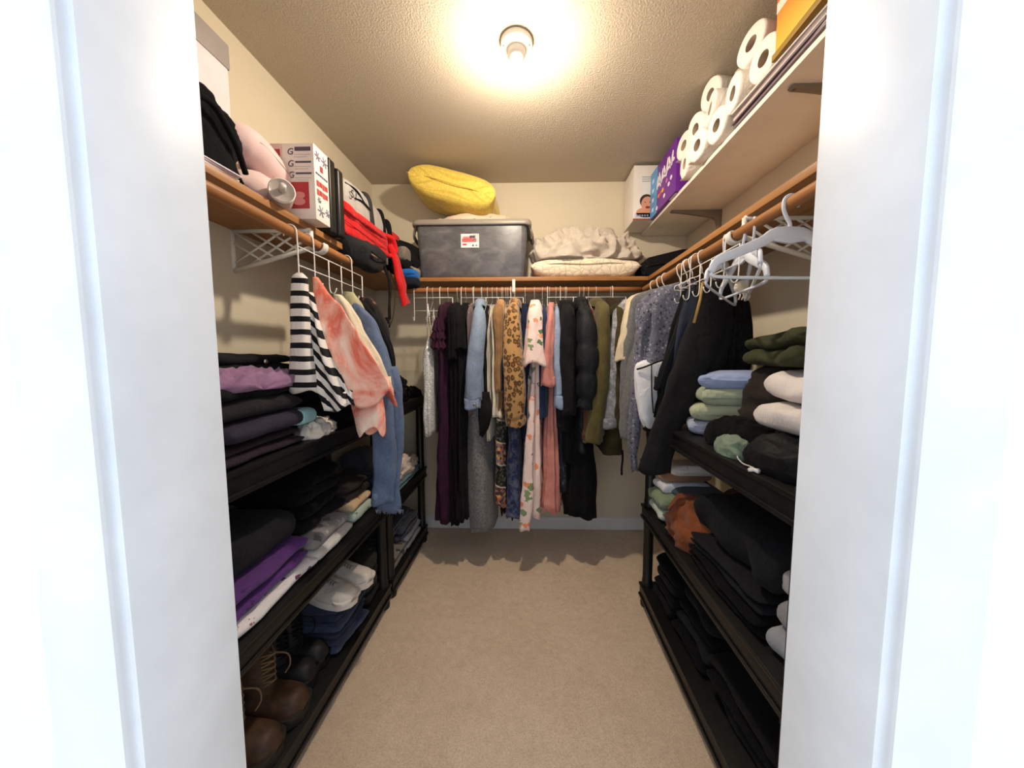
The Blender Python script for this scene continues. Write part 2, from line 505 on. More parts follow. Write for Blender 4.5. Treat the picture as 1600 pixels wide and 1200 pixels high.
LZ = (0.105, 0.545, 0.985)
rack('long black resin rack on the left holding the boots and sneakers', XL + 0.015, -0.712, 0.70, 1.662, LZ)
rack('short black resin rack on the left beside the back wall clothes', XL + 0.015, -0.712, 1.690, 2.292, (0.105, 0.515, 1.0))
rack('black resin rack on the right under the black trousers and white sweatshirts', 0.565, XR - 0.015, 0.70, 1.712, (0.105, 0.520, 0.965))
# ================================================================== cloth builders
def spow(v, p): return np.sign(v) * np.abs(v) ** p

def hang_vf(rows, seed=0, m=44, n=36, folds=7, famp=0.14, wav=0.0, kx=30.0, wr=0.009, wscale=11.0, hem=0.006, top_open=False, sq=0.8, quilt=None):
    """hanging cloth tube. rows: (z, cx, cy, hw, ht) from top to bottom"""
    rs = np.random.RandomState(seed); ph = rs.rand(8) * 6.28
    R = smooth_path(rows, n)
    R[:, 3:] = np.maximum(R[:, 3:], 0.004)
    t = np.linspace(0, 2 * PI, m, endpoint=False)
    z0, z1 = rows[0][0], rows[-1][0]
    rings = []
    for (z, cx, cy, hw, ht) in R:
        fd = min(1.0, max(0.0, (z0 - z) / (0.30 * max(0.2, z0 - z1))))
        rad = 1 + famp * fd * (0.7 * np.sin(folds * t + ph[0] + 0.9 * np.sin(z * 4 + ph[1])) + 0.45 * np.sin((folds * 2 - 3) * t + ph[2] + z * 2.2))
        if quilt:
            rad = rad * (1 - 0.20 * np.exp(-((((z - z0) / quilt) % 1.0 - 0.5) / 0.16) ** 2))
        x = cx + hw * spow(np.cos(t), sq) * (1 + 0.5 * (rad - 1))
        y = cy + ht * spow(np.sin(t), sq) * rad + wav * fd * np.sin(kx * (x - cx) + ph[3] + 2.0 * z)
        zz = z + hem * fd * fd * np.sin(3 * t + ph[4])
        rings.append(np.stack([x, y, np.full(m, 1.0) * zz], 1))
    rings = np.array(rings)
    P = rings.copy(); P[..., 2] *= 0.55
    d1 = fbm(P * wscale + ph[5] * 7, 3); d2 = fbm(P * wscale + 31 + ph[6] * 7, 3)
    cen = rings.mean(1, keepdims=True); rel = rings - cen; rel[..., 2] = 0
    nr = rel / (np.linalg.norm(rel, axis=2, keepdims=True) + 1e-6)
    rings += nr * (wr * d1)[..., None]
    rings[..., 1] += wr * 0.7 * d2
    last = rings[-1]; c = last.mean(0)
    up = np.array([0, 0, 1.0])
    extra = [last + (c - last) * 0.10 + up * 0.001, last + (c - last) * 0.14 + up * min(0.05, 0.6 * abs(z0 - z1))]
    rings = np.concatenate([rings, np.array(extra)], 0)
    return loft_vf(rings)

def cloth_part(name, mat, parent, rows, **kw):
    V, F = hang_vf(rows, **kw)
    return build(name, V, F, mat, parent)

def body_rows(L, sh, hem, t0, t1, t2, lean=0.0, drop=0.075, waist=None, top=0.0, nk=0.045):
    """shoulder half width sh, hem half width, half thicknesses top/mid/hem; lean moves the hem along local x"""
    w = waist if waist is not None else (sh + hem) / 2
    f = lambda z: lean * (z / L) ** 1.15
    return [(top, 0, 0, nk, 0.016), (top - 0.022, f(0.02), 0, sh * 0.52, t0 * 0.62), (top - drop, f(drop), 0, sh, t0),
            (top - 0.30 * L - 0.02, f(0.3 * L), 0, sh * 0.5 + w * 0.5, (t0 + t1) / 2), (top - 0.55 * L, f(0.55 * L), 0, w, t1),
            (top - 0.8 * L, f(0.8 * L), 0, (w + hem) / 2, (t1 + t2) / 2), (top - L, f(L), 0, hem, t2)]

def sleeve_rows(x0, x1, z0, z1, a0, a1, b0, b1, y0=0.0, y1=0.0):
    return [(z0 + 0.012, x0 - 0.02, y0, a0 * 0.35, b0 * 0.5), (z0 - 0.03, x0, y0, a0, b0), (z0 + (z1 - z0) * 0.45, (x0 + x1) / 2 + 0.004, (y0 + y1) / 2, (a0 + a1) / 2, (b0 + b1) / 2 * 1.05), (z1, x1, y1, a1, b1)]

def slab_vf(w, d, h, seed, m=26, n=16, rough=0.004, round_end=13.0, sag=0.0):
    """one folded layer: local x = depth, y = width, z = height; base at z=0"""
    t = np.linspace(0, 2 * PI, m, endpoint=False); rings = []
    for s in np.sin(np.linspace(-PI / 2, PI / 2, n)):
        e = max(0.05, (1 - abs(s) ** round_end)) ** 0.5
        u = d / 2 * spow(np.cos(t), 0.42) * (0.95 + 0.05 * e)
        v = h / 2 + h / 2 * spow(np.sin(t), 0.75) * e
        rings.append(np.stack([u, np.full(m, s * w / 2), v], 1))
    R = np.array(rings); P = R * 11 + seed * 3.17
    R[..., 0] += (rough * 1.6) * fbm(P, 3); R[..., 1] += rough * 1.6 * fbm(P + 50, 3)
    R[..., 2] += rough * 1.1 * fbm(P * np.array([1, 1, 0.3]) + 90, 3) * np.clip(R[..., 2] / max(h, 1e-3), 0.1, 1)
    return loft_vf(R)

def folded(label, mat, loc, w, d, h, layers=2, rz=0.0, seed=1, rough=0.004, name='folded_garment', cat='garment', group=None, rx=0.0, ry=0.0, jit=0.01):
    rs = np.random.RandomState(seed); mb = MB(); z = 0.0; hl = h / layers
    for k in range(layers):
        dd = d * (1 - 0.06 * rs.rand()); ww = w * (1 - 0.05 * rs.rand())
        V, F = slab_vf(ww, dd, hl * 1.06, seed * 7 + k, rough=rough)
        V = np.array(V); V[:, 0] += (rs.rand() - 0.5) * jit; V[:, 1] += (rs.rand() - 0.5) * jit; V[:, 2] += z
        V[:, 2] += rough * 1.4 * fbm(np.stack([V[:, 0] * 7, V[:, 1] * 7, np.full(len(V), seed * 1.3)], 1), 2) * min(1, z / h + 0.15)
        mb.add(V, F); z += hl
    o = mb.build(name, mat, None, smooth=True)
    o.location = loc; o.rotation_euler = (rx, ry, rz)
    return tag(o, label, cat, group)

def crumple_vf(a, b, h, seed, m=64, n=30, amp=0.02, scale=9.0, flat=0.75, aniso=(1, 1, 1)):
    t = np.linspace(0, 2 * PI, m, endpoint=False); rings = []
    for s in np.linspace(0, 1, n):
        q = s * PI / 2; r = math.cos(q) ** flat + 1e-4; z = h * math.sin(q) ** 0.9
        if s < 0.12: r *= 0.93 + 0.07 * s / 0.12
        rings.append(np.stack([a * r * spow(np.cos(t), 0.8), b * r * spow(np.sin(t), 0.8), np.full(m, z)], 1))
    R = np.array(rings); P = R * scale * np.array(aniso) + seed * 4.1
    wp = np.stack([fbm(P * 0.6 + 7, 2), fbm(P * 0.6 + 17, 2), fbm(P * 0.6 + 27, 2)], -1)
    dsp = ridge(P + 0.9 * wp, 3) - 0.55
    nrm = R / (np.array([a * a, b * b, h * h]) + 1e-6)
    nrm /= np.linalg.norm(nrm, axis=2, keepdims=True) + 1e-9
    R = R + nrm * (amp * dsp)[..., None]
    R[..., 2] = np.maximum(R[..., 2], 0.0); R[0, :, 2] = 0
    return loft_vf(R, True, True)

def crumpled(label, mat, loc, a, b, h, seed=1, amp=0.02, scale=9.0, rz=0.0, name='crumpled_garment', cat='garment', group=None, aniso=(1, 1, 1), flat=0.75, rx=0.0, ry=0.0):
    V, F = crumple_vf(a, b, h, seed, amp=amp, scale=scale, flat=flat, aniso=aniso)
    o = build(name, V, F, mat); o.location = loc; o.rotation_euler = (rx, ry, rz)
    return tag(o, label, cat, group)

def blob_vf(sx, sy, sz, e=0.5, seed=0, amp=0.0, scale=8.0, m=40, n=26):
    """superellipsoid cushion shape centred on the origin"""
    t = np.linspace(0, 2 * PI, m, endpoint=False); rings = []
    for q in np.linspace(-PI / 2 + 0.03, PI / 2 - 0.03, n):
        c, s = math.cos(q) ** e, float(spow(np.array(math.sin(q)), e))
        rings.append(np.stack([sx * c * spow(np.cos(t), e), sy * c * spow(np.sin(t), e), np.full(m, sz * s)], 1))
    R = np.array(rings)
    if amp:
        nr = R / np.array([sx, sy, sz]) ** 2; nr /= np.linalg.norm(nr, axis=2, keepdims=True) + 1e-9
        R = R + nr * (amp * fbm(R * scale + seed * 5.3, 3))[..., None]
    return loft_vf(R)

# ------------------------------------------------------------------ patterned cloth
def pat_denim(rgb, name, fade=0.35, acid=0.0):
    t = NT(name); v = t.coord(); c = lin(rgb)
    w = t.noise(t.coord((1, 1, 0.12)), 700, 2); b = t.noise(v, 11, 4, 0.6, 0.4)
    col = t.ramp(b, [(0.25, tuple(x * (1 - fade) for x in c)), (0.5, c), (0.8, tuple(min(1, x * (1 + fade) + 0.03) for x in c))])
    col = t.mix(0.28, col, t.ramp(w, [(0.4, tuple(x * 0.55 for x in c)), (0.6, tuple(min(1, x * 1.6) for x in c))]))
    if acid:
        a = t.ramp(t.noise(v, 26, 4, 0.7), [(0.45, (0, 0, 0)), (0.6, (1, 1, 1))])
        col = t.mix(t.math('MULTIPLY', a, acid), col, lin((205, 205, 208)))
    t.crease(w)
    return t.fin(col, 0.9, 0, 0.15, 0.1)

def pat_stripes(c1, c2, period, frac, name, axis=2, phase=0.0, shear=0.0):
    t = NT(name); tc = t.n('ShaderNodeTexCoord'); sp = t.n('ShaderNodeSeparateXYZ'); t.l(tc.outputs['Object'], sp.inputs[0])
    z = t.math('ADD', sp.outputs[axis], t.math('MULTIPLY', t.noise(tc.outputs['Object'], 7, 2), 0.012))
    if shear: z = t.math('ADD', z, t.math('MULTIPLY', sp.outputs[0], shear))
    f = t.math('FRACT', t.math('MULTIPLY', t.math('ADD', z, 10.0 + phase), 1.0 / period))
    col = t.ramp(f, [(0.0, lin(c1)), (frac, lin(c2))], True)
    t.crease(t.noise(tc.outputs['Object'], 900, 2))
    return t.fin(col, 0.85, 0, 0.15, 0.1)

def pat_tiedye(name='tie_dye_coral'):
    t = NT(name); v = t.coord((1, 1, 0.75), (0.3, 0.2, 0.4))
    n = t.noise(v, 6.5, 5, 0.55, 0.8)
    col = t.ramp(n, [(0.34, lin((248, 226, 208))), (0.44, lin((246, 190, 170))), (0.55, lin((230, 112, 92))), (0.63, lin((240, 160, 136))), (0.72, lin((248, 216, 198)))])
    t.crease(t.noise(v, 600, 2))
    return t.fin(col, 0.8, 0, 0.2, 0.1)

def pat_leopard(name='leopard_print'):
    t = NT(name); v = t.coord((1, 1, 0.85)); d = t.noise(v, 30, 3)
    x = t.n('ShaderNodeTexVoronoi'); x.feature = 'F1'; x.inputs['Scale'].default_value = 37; x.inputs['Randomness'].default_value = 0.75
    wv = t.n('ShaderNodeVectorMath'); wv.operation = 'ADD'; nz = t.n('ShaderNodeTexNoise'); nz.inputs['Scale'].default_value = 60; t.l(v, nz.inputs['Vector'])
    sc = t.n('ShaderNodeVectorMath'); sc.operation = 'SCALE'; sc.inputs['Scale'].default_value = 0.018; t.l(nz.outputs['Color'], sc.inputs[0])
    t.l(v, wv.inputs[0]); t.l(sc.outputs[0], wv.inputs[1]); t.l(wv.outputs[0], x.inputs['Vector'])
    dist = t.math('ADD', x.outputs['Distance'], t.math('MULTIPLY', t.noise(v, 75, 2), 0.30))
    col = t.ramp(dist, [(0.0, lin((136, 88, 44))), (0.36, lin((30, 20, 15))), (0.64, lin((178, 136, 88)))], True)
    col = t.mix(0.18, col, t.ramp(d, [(0.3, lin((150, 100, 50))), (0.7, lin((214, 166, 100)))]))
    t.bump(t.noise(v, 500, 3), 0.5, 0.003)
    return t.fin(col, 0.9, 0, 0.15, 0.3)

def pat_floral(base, spots, scale, name, cover=0.33, fine=None):
    """scattered blossoms: each Voronoi cell carries one flower whose colour is picked by the cell"""
    t = NT(name); v = t.coord()
    x = t.n('ShaderNodeTexVoronoi'); x.feature = 'F1'; x.inputs['Scale'].default_value = scale
    nz = t.n('ShaderNodeTexNoise'); nz.inputs['Scale'].default_value = scale * 2.2; nz.inputs['Detail'].default_value = 2; t.l(v, nz.inputs['Vector'])
    sc = t.n('ShaderNodeVectorMath'); sc.operation = 'SCALE'; sc.inputs['Scale'].default_value = 0.9 / scale; t.l(nz.outputs['Color'], sc.inputs[0])
    ad = t.n('ShaderNodeVectorMath'); ad.operation = 'ADD'; t.l(v, ad.inputs[0]); t.l(sc.outputs[0], ad.inputs[1]); t.l(ad.outputs[0], x.inputs['Vector'])
    hsv = t.n('ShaderNodeSeparateColor'); t.l(x.outputs['Color'], hsv.inputs[0])
    k = len(spots); cc = t.ramp(hsv.outputs[0], [(i / k, lin(s)) for i, s in enumerate(spots)], True)
    mask = t.ramp(t.math('ADD', x.outputs['Distance'], t.math('MULTIPLY', t.noise(v, scale * 5, 2), 0.25)), [(0.0, (1, 1, 1)), (cover + 0.10, (0, 0, 0))], True)
    col = t.mix(mask, lin(base), cc)
    if fine:
        f = t.ramp(t.noise(v, scale * 3.3, 3, 0.6, 0.6), [(0.0, (0, 0, 0)), (0.60, (1, 1, 1))], True)
        col = t.mix(t.math('MULTIPLY', f, 0.75), col, lin(fine))
    t.crease(t.noise(v, 800, 2))
    return t.fin(col, 0.85, 0, 0.2, 0.1)

def pat_sequin(rgb, name, rough=0.35, scale=230):
    t = NT(name); v = t.coord()
    x = t.n('ShaderNodeTexVoronoi'); x.inputs['Scale'].default_value = scale; t.l(v, x.inputs['Vector'])
    s = t.n('ShaderNodeSeparateColor'); t.l(x.outputs['Color'], s.inputs[0]); c = lin(rgb)
    col = t.ramp(s.outputs[0], [(0.0, tuple(q * 0.55 for q in c)), (0.6, c), (1.0, tuple(min(1, q * 1.5) for q in c))])
    t.bump(s.outputs[1], 0.8, 0.004)
    return t.fin(col, rough, 0.15, 0.5)

def pat_patch(name='patchwork_floral'):
    t = NT(name); tc = t.n('ShaderNodeTexCoord'); sp = t.n('ShaderNodeSeparateXYZ'); t.l(tc.outputs['Object'], sp.inputs[0])
    v = tc.outputs['Object']
    zz = t.math('ADD', sp.outputs[2], t.math('MULTIPLY', sp.outputs[1], 0.55))
    f = t.math('FRACT', t.math('MULTIPLY', t.math('ADD', zz, 10.0), 1.0 / 0.26))
    n1 = t.voro(v, 70, 'F1', 'Color'); s1 = t.n('ShaderNodeSeparateColor'); t.l(n1, s1.inputs[0])
    A = t.ramp(s1.outputs[0], [(0, lin((24, 22, 26))), (0.62, lin((96, 92, 84))), (0.8, lin((60, 66, 46)))], True)
    B = t.ramp(s1.outputs[1], [(0, lin((70, 50, 44))), (0.35, lin((176, 96, 84))), (0.55, lin((196, 150, 84))), (0.75, lin((120, 110, 120)))], True)
    m = t.ramp(f, [(0, (0, 0, 0)), (0.5, (1, 1, 1))], True)
    col = t.mix(m, A, B)
    ln = t.ramp(f, [(0, (1, 1, 1)), (0.03, (0, 0, 0)), (0.5, (1, 1, 1)), (0.53, (0, 0, 0))], True)
    col = t.mix(ln, col, lin((190, 180, 165)))
    return t.fin(col, 0.85, 0, 0.2, 0.1)

# ------------------------------------------------------------------ hangers
M_wire = plain((214, 210, 204), 0.35, 0.5, 0.3)
M_plastic = plain((214, 220, 232), 0.35, 0.45)
def hook_pts(r=0.0195, neck=-0.062, s=1):
    """hook lying in the local xz plane, its crown over a rod centred on the origin"""
    P = [(s * r * math.cos(a), 0, r * math.sin(a)) for a in np.linspace(PI * 1.12, -0.30, 16)]
    P += [(s * 0.013, 0, -0.030), (s * 0.003, 0, -0.042), (0, 0, neck)]
    return P
def wire_hanger(label, loc, rz, hw=0.19, drop=0.10, mat=None, s=1, group='hangers on the back rod', r=0.0013, low=True):
    g = thing('wire_hanger', label, 'hanger', loc, rz, group)
    mat = mat or M_wire
    MB().tube(smooth_path(hook_pts(0.0185, -0.066, s), 26), r * 1.25, 6).build('hook', mat, g, smooth=True)
    pts = [(0, 0, -0.066), (hw * 0.25, 0, -0.082), (hw * 0.9, 0, -0.066 - drop * 0.9), (hw, 0, -0.07 - drop)]
    if low: pts += [(hw * 0.97, 0, -0.082 - drop), (-hw * 0.97, 0, -0.082 - drop)]
    else: pts += [(hw * 0.97, 0, -0.075 - drop), (0, 0, -0.10), (-hw * 0.97, 0, -0.075 - drop)]
    pts += [(-hw, 0, -0.07 - drop), (-hw * 0.9, 0, -0.066 - drop * 0.9), (-hw * 0.25, 0, -0.082)]
    MB().tube(pts, r, 6, closed=True).build('shoulder_wire', mat, g, smooth=True)
    return g
# ================================================================== clothes on the back rod
def rail(name, label, cat, x, yaw=0.0, hang=True, hw=0.19, dy=0.0, dz=0.0, s=1, what=None):
    g = thing(name, label, cat, (x, RBY + dy, RZ + dz), -PI / 2 + yaw, 'clothes on the back rod')
    if hang:
        wire_hanger('thin pale hanger carrying the ' + what, (x, RBY, RZ), -PI / 2 + yaw, hw * 0.92, 0.085, s=s)
    return g

# white wire racks that hook over a rod (local y runs along the rod)
def wire_rack(label, loc, rz, n=6, pitch=0.077, tilt=0.0, hooks=True, tall=0.062):
    g = thing('wire_rack', label, 'wire rack', loc, rz, 'white wire hanging racks')
    L = pitch * (n - 1); r = 0.0021
    off = 0.022
    zt, zb = -0.046, -0.046 - tall
    for z in (zt, zb):
        MB().tube([(off, 0, z), (off, L, z)], r, 6).build('rail', M_wire2, g, smooth=True)
    for k in range(n):
        y = k * pitch
        top = [(off, y, zt)]
        if k in (0, 1) or k == n - 2:
            top = smooth_path([(-0.021, y, -0.014), (-0.021, y, 0.004), (-0.012, y, 0.019), (0.004, y, 0.021), (0.017, y, 0.012), (0.021, y, -0.004), (off, y, zt)], 14).tolist()
        low = smooth_path([(off, y, zb), (off, y, zb - 0.035), (off + 0.004, y, zb - 0.055), (off + 0.016, y, zb - 0.060), (off + 0.024, y, zb - 0.050), (off + 0.026, y, zb - 0.040)], 10).tolist() if hooks else [(off, y, zb)]
        MB().tube(top + low, r * 1.05, 6).build('hook', M_wire2, g, smooth=True)
    return g
M_wire2 = plain((232, 228, 222), 0.35, 0.45)
wire_rack('white wire rack at the left end of the back rod with empty hooks', (-0.705, RBY, RZ), -PI / 2, 4, 0.078, tall=0.078)
wire_rack('white wire rack on the back rod above the black lace dress and denim jacket', (-0.42, RBY + 0.004, RZ), -PI / 2, 6, 0.075, tall=0.045)
wire_rack('white wire rack on the back rod above the black puffer coat', (0.10, RBY + 0.004, RZ), -PI / 2, 7, 0.078, tall=0.045)

# --- white sequin camisole
g = rail('sequin_camisole', 'sparkling white sequin camisole top hanging at the left end of the back rod', 'camisole', -0.596, 0.10, hw=0.13, what='white sequin camisole', dy=-0.05)
M = pat_sequin((222, 218, 216), 'white_sequin')
cloth_part('body', M, g, [(-0.285, 0, 0, 0.075, 0.010), (-0.33, 0, 0, 0.115, 0.020), (-0.40, 0, 0, 0.145, 0.037), (-0.60, 0, 0, 0.15, 0.034), (-0.855, 0, 0, 0.155, 0.036)], seed=3, folds=5, famp=0.16)
for sx in (-1, 1):
    for sy in (-1, 1):
        MB().tube([(sx * 0.09, 0, -0.10), (sx * 0.085, sy * 0.006, -0.19), (sx * 0.072, sy * 0.012, -0.30)], 0.0028, 6).build('strap', M, g, smooth=True)
# --- plum ruffle dress
g = rail('plum_dress', 'long plum purple dress with ruffled cap sleeves on the back rod', 'dress', -0.500, -0.04, what='plum ruffle dress')
M = cloth((58, 30, 48), 0.15)
cloth_part('body', M, g, body_rows(1.30, 0.19, 0.20, 0.030, 0.036, 0.062, top=-0.075), seed=5, folds=7, famp=0.17)
for k, (z, a) in enumerate(((-0.22, 0.038), (-0.265, 0.046), (-0.315, 0.048))):
    V = []; F = []; m = 60
    for j in range(5):
        r = j / 4
        for i in range(m):
            t_ = 2 * PI * i / m
            w_ = 0.010 * r * math.sin(9 * t_ + k * 1.7) + 0.006 * r * math.sin(17 * t_ + k)
            rr = 0.022 + (a - 0.022) * r + w_
            V.append((0.185 + rr * 0.75 * math.cos(t_), rr * 0.85 * math.sin(t_) - 0.008, z + 0.035 - 0.075 * r + w_ * 0.8))
    for j in range(4):
        for i in range(m):
            F.append((j * m + i, j * m + (i + 1) % m, (j + 1) * m + (i + 1) % m, (j + 1) * m + i))
    build('ruffle', V, F, M, g)
# --- black lace dresses
M = cloth((22, 20, 22), 0.3, 300, mottle=1)
g = rail('black_lace_dress', 'long black lace dress beside the plum dress on the back rod', 'dress', -0.446, 0.05, what='long black lace dress')
cloth_part('body', M, g, body_rows(1.31, 0.20, 0.20, 0.032, 0.034, 0.04, top=-0.075), seed=8, folds=9, famp=0.2)
cloth_part('sleeve', M, g, sleeve_rows(0.195, 0.20, -0.12, -0.42, 0.03, 0.03, 0.028, 0.03), seed=9, folds=8, famp=0.2, wr=0.006)
g = rail('black_dress', 'black flounced dress left of the light denim jacket', 'dress', -0.392, -0.05, what='black flounced dress')
M2 = cloth((27, 25, 27), 0.25)
cloth_part('body', M2, g, body_rows(1.27, 0.19, 0.2, 0.028, 0.030, 0.042, top=-0.078), seed=11, folds=8, famp=0.2)
cloth_part('sleeve', M2, g, sleeve_rows(0.19, 0.185, -0.13, -0.36, 0.032, 0.045, 0.022, 0.036), seed=12, folds=10, famp=0.25)
cloth_part('flounce', M2, g, [(-1.12, 0.02, 0, 0.16, 0.026), (-1.22, 0.02, 0, 0.185, 0.036), (-1.335, 0.02, 0, 0.20, 0.042)], seed=13, folds=9, famp=0.22)
# --- mauve top
g = rail('mauve_blouse', 'dusty mauve blouse squeezed beside the light denim jacket', 'blouse', -0.352, 0.03, what='dusty mauve blouse')
cloth_part('body', cloth((118, 96, 100), 0.15), g, body_rows(0.66, 0.17, 0.17, 0.020, 0.022, 0.024, top=-0.085), seed=14)
# --- light denim jacket
g = rail('denim_jacket', 'light blue denim jacket with its sleeve hanging forward on the back rod', 'jacket', -0.296, 0.06, what='light blue denim jacket')
M = pat_denim((134, 150, 172), 'light_denim', 0.25)
cloth_part('body', M, g, body_rows(0.62, 0.205, 0.19, 0.034, 0.046, 0.046, top=-0.09, drop=0.08), seed=16, folds=5, famp=0.08)
cloth_part('sleeve', M, g, [(-0.115, 0.18, 0, 0.03, 0.02), (-0.17, 0.215, 0.002, 0.048, 0.036), (-0.32, 0.235, -0.014, 0.052, 0.044), (-0.50, 0.235, -0.030, 0.048, 0.046), (-0.64, 0.225, -0.040, 0.044, 0.048)], seed=17, folds=4, famp=0.08, wr=0.007)
cloth_part('cuff', M, g, [(-0.632, 0.225, -0.040, 0.046, 0.050), (-0.65, 0.225, -0.041, 0.047, 0.051), (-0.688, 0.222, -0.043, 0.046, 0.050)], seed=18, folds=3, famp=0.03, n=10)
cloth_part('waistband', M, g, [(-0.69, 0, 0.004, 0.194, 0.049), (-0.71, 0, 0.004, 0.195, 0.050), (-0.735, 0, 0.004, 0.194, 0.049)], seed=19, folds=3, famp=0.03, n=8)
cloth_part('collar', M, g, [(-0.062, 0.04, 0, 0.05, 0.022), (-0.085, 0.05, 0, 0.085, 0.032), (-0.115, 0.06, 0, 0.10, 0.036)], seed=20, folds=4, famp=0.1, n=10)
for z in (-0.662, -0.676):
    V, F = lathe_vf([(0, 0.003), (0.006, 0.0025), (0.0075, 0)], 12, 'x'); o = build('button', V, F, plain((150, 140, 125), 0.35, 0.5, 0.9), g); o.location = (0.268, -0.030 - (z + 0.66) * 1.3, z)
MB().tube([(0.256, 0.004, -0.25), (0.262, -0.010, -0.34), (0.262, -0.026, -0.50), (0.255, -0.037, -0.63)], 0.0013, 5).build('seam', cloth((96, 108, 130)), g, smooth=True)
# --- grey heather dress
g = rail('grey_dress', 'long heather grey knit dress hanging lowest on the back rod', 'dress', -0.298, -0.03, what='long heather grey dress', dy=0.0)
cloth_part('body', cloth((120, 118, 118), 0.28, 500, mottle=1), g, [(-0.10, 0, 0, 0.05, 0.01), (-0.20, 0, 0, 0.15, 0.02), (-0.60, 0, -0.01, 0.165, 0.045), (-0.80, 0, -0.008, 0.18, 0.074), (-1.15, 0, -0.004, 0.19, 0.080), (-1.435, 0, 0.004, 0.19, 0.076)], seed=22, folds=4, famp=0.10, hem=0.018)
# --- black tie top
g = rail('black_tie_top', 'black top with a pointed tie end showing under the denim jacket', 'top', -0.262, 0.02, what='black top with the tie end')
cloth_part('body', M2, g, body_rows(0.60, 0.18, 0.18, 0.016, 0.018, 0.02, top=-0.095), seed=24)
cloth_part('tie', M2, g, [(-0.60, 0.18, 0.0, 0.03, 0.03), (-0.70, 0.205, 0.0, 0.03, 0.034), (-0.78, 0.21, 0.0, 0.018, 0.022), (-0.85, 0.21, -0.02, 0.006, 0.005)], seed=25, folds=5, famp=0.2, n=14)
# --- cream tops
M = cloth((226, 212, 188), 0.08)
g = rail('cream_blouse', 'cream blouse with straight hem left of the leopard jacket', 'blouse', -0.205, 0.02, what='cream blouse')
cloth_part('body', M, g, [(-0.10, 0, 0, 0.05, 0.012), (-0.16, 0, -0.006, 0.19, 0.018), (-0.45, 0, -0.006, 0.20, 0.020), (-0.60, 0, 0.0, 0.21, 0.028), (-0.745, 0, 0.008, 0.215, 0.040)], seed=27, folds=5, famp=0.15)
MB().box(0.165, 0.19, -0.022, -0.008, -0.25, -0.18).build('print_patch', cloth((200, 70, 62)), g, bevel=0.004)
g = rail('cream_slip', 'longer cream slip hem peeking out under the cream blouse', 'slip', -0.232, -0.02, what='longer cream slip')
cloth_part('body', cloth((206, 196, 180), 0.08), g, body_rows(0.78, 0.17, 0.19, 0.012, 0.016, 0.018, top=-0.10), seed=28)
# --- camel coat
g = rail('camel_cardigan', 'camel brown corduroy jacket left of the leopard jacket', 'jacket', -0.176, 0.0, what='camel brown jacket')
M = cloth((148, 110, 72), 0.2)
cloth_part('body', M, g, body_rows(0.62, 0.19, 0.19, 0.024, 0.024, 0.026, top=-0.085), seed=30, famp=0.1)
cloth_part('sleeve', M, g, sleeve_rows(0.195, 0.20, -0.12, -0.60, 0.034, 0.03, 0.022, 0.02), seed=31)
cloth_part('collar', cloth((184, 140, 92), 0.15), g, [(-0.07, 0.06, 0.0, 0.05, 0.016), (-0.10, 0.10, 0.004, 0.07, 0.022), (-0.20, 0.15, 0.008, 0.06, 0.022), (-0.30, 0.18, 0.008, 0.035, 0.012)], seed=32, n=14)
g = rail('black_sequin_top', 'small black sequin top beside the leopard jacket', 'top', -0.150, 0.03, what='small black sequin top')
cloth_part('body', pat_sequin((30, 29, 32), 'black_sequin', 0.4), g, [(-0.27, 0.14, 0, 0.05, 0.014), (-0.32, 0.15, -0.004, 0.07, 0.028), (-0.45, 0.15, -0.012, 0.08, 0.032), (-0.585, 0.15, -0.016, 0.075, 0.034)], seed=33)
for sy in (-1, 1): MB().tube([(0.10, 0, -0.10), (0.15, sy * 0.004, -0.2), (0.17, sy * 0.012, -0.30)], 0.004, 6).build('strap', cloth((206, 168, 110), 0.3), g, smooth=True)
# --- leopard jacket
M = pat_leopard()
g = rail('leopard_jacket', 'leopard print fuzzy jacket in the middle of the back rod', 'jacket', -0.098, 0.03, what='leopard print jacket')
cloth_part('body', M, g, body_rows(0.66, 0.20, 0.19, 0.036, 0.044, 0.048, top=-0.08), seed=35, folds=4, famp=0.08)
cloth_part('sleeve', M, g, [(-0.105, 0.17, 0, 0.03, 0.022), (-0.17, 0.21, -0.006, 0.052, 0.042), (-0.38, 0.235, -0.004, 0.06, 0.056), (-0.58, 0.235, 0.004, 0.060, 0.060), (-0.735, 0.23, 0.004, 0.050, 0.052)], seed=36, folds=4, famp=0.07, wr=0.008)
cloth_part('cuff', M, g, [(-0.725, 0.23, 0.004, 0.050, 0.052), (-0.755, 0.23, 0.006, 0.053, 0.056), (-0.785, 0.228, 0.006, 0.048, 0.050)], seed=37, folds=5, famp=0.06, n=10)
cloth_part('collar', M, g, [(-0.060, 0.03, 0, 0.06, 0.024), (-0.085, 0.05, 0, 0.10, 0.034), (-0.13, 0.07, 0, 0.12, 0.038)], seed=38, folds=4, famp=0.08, n=10)
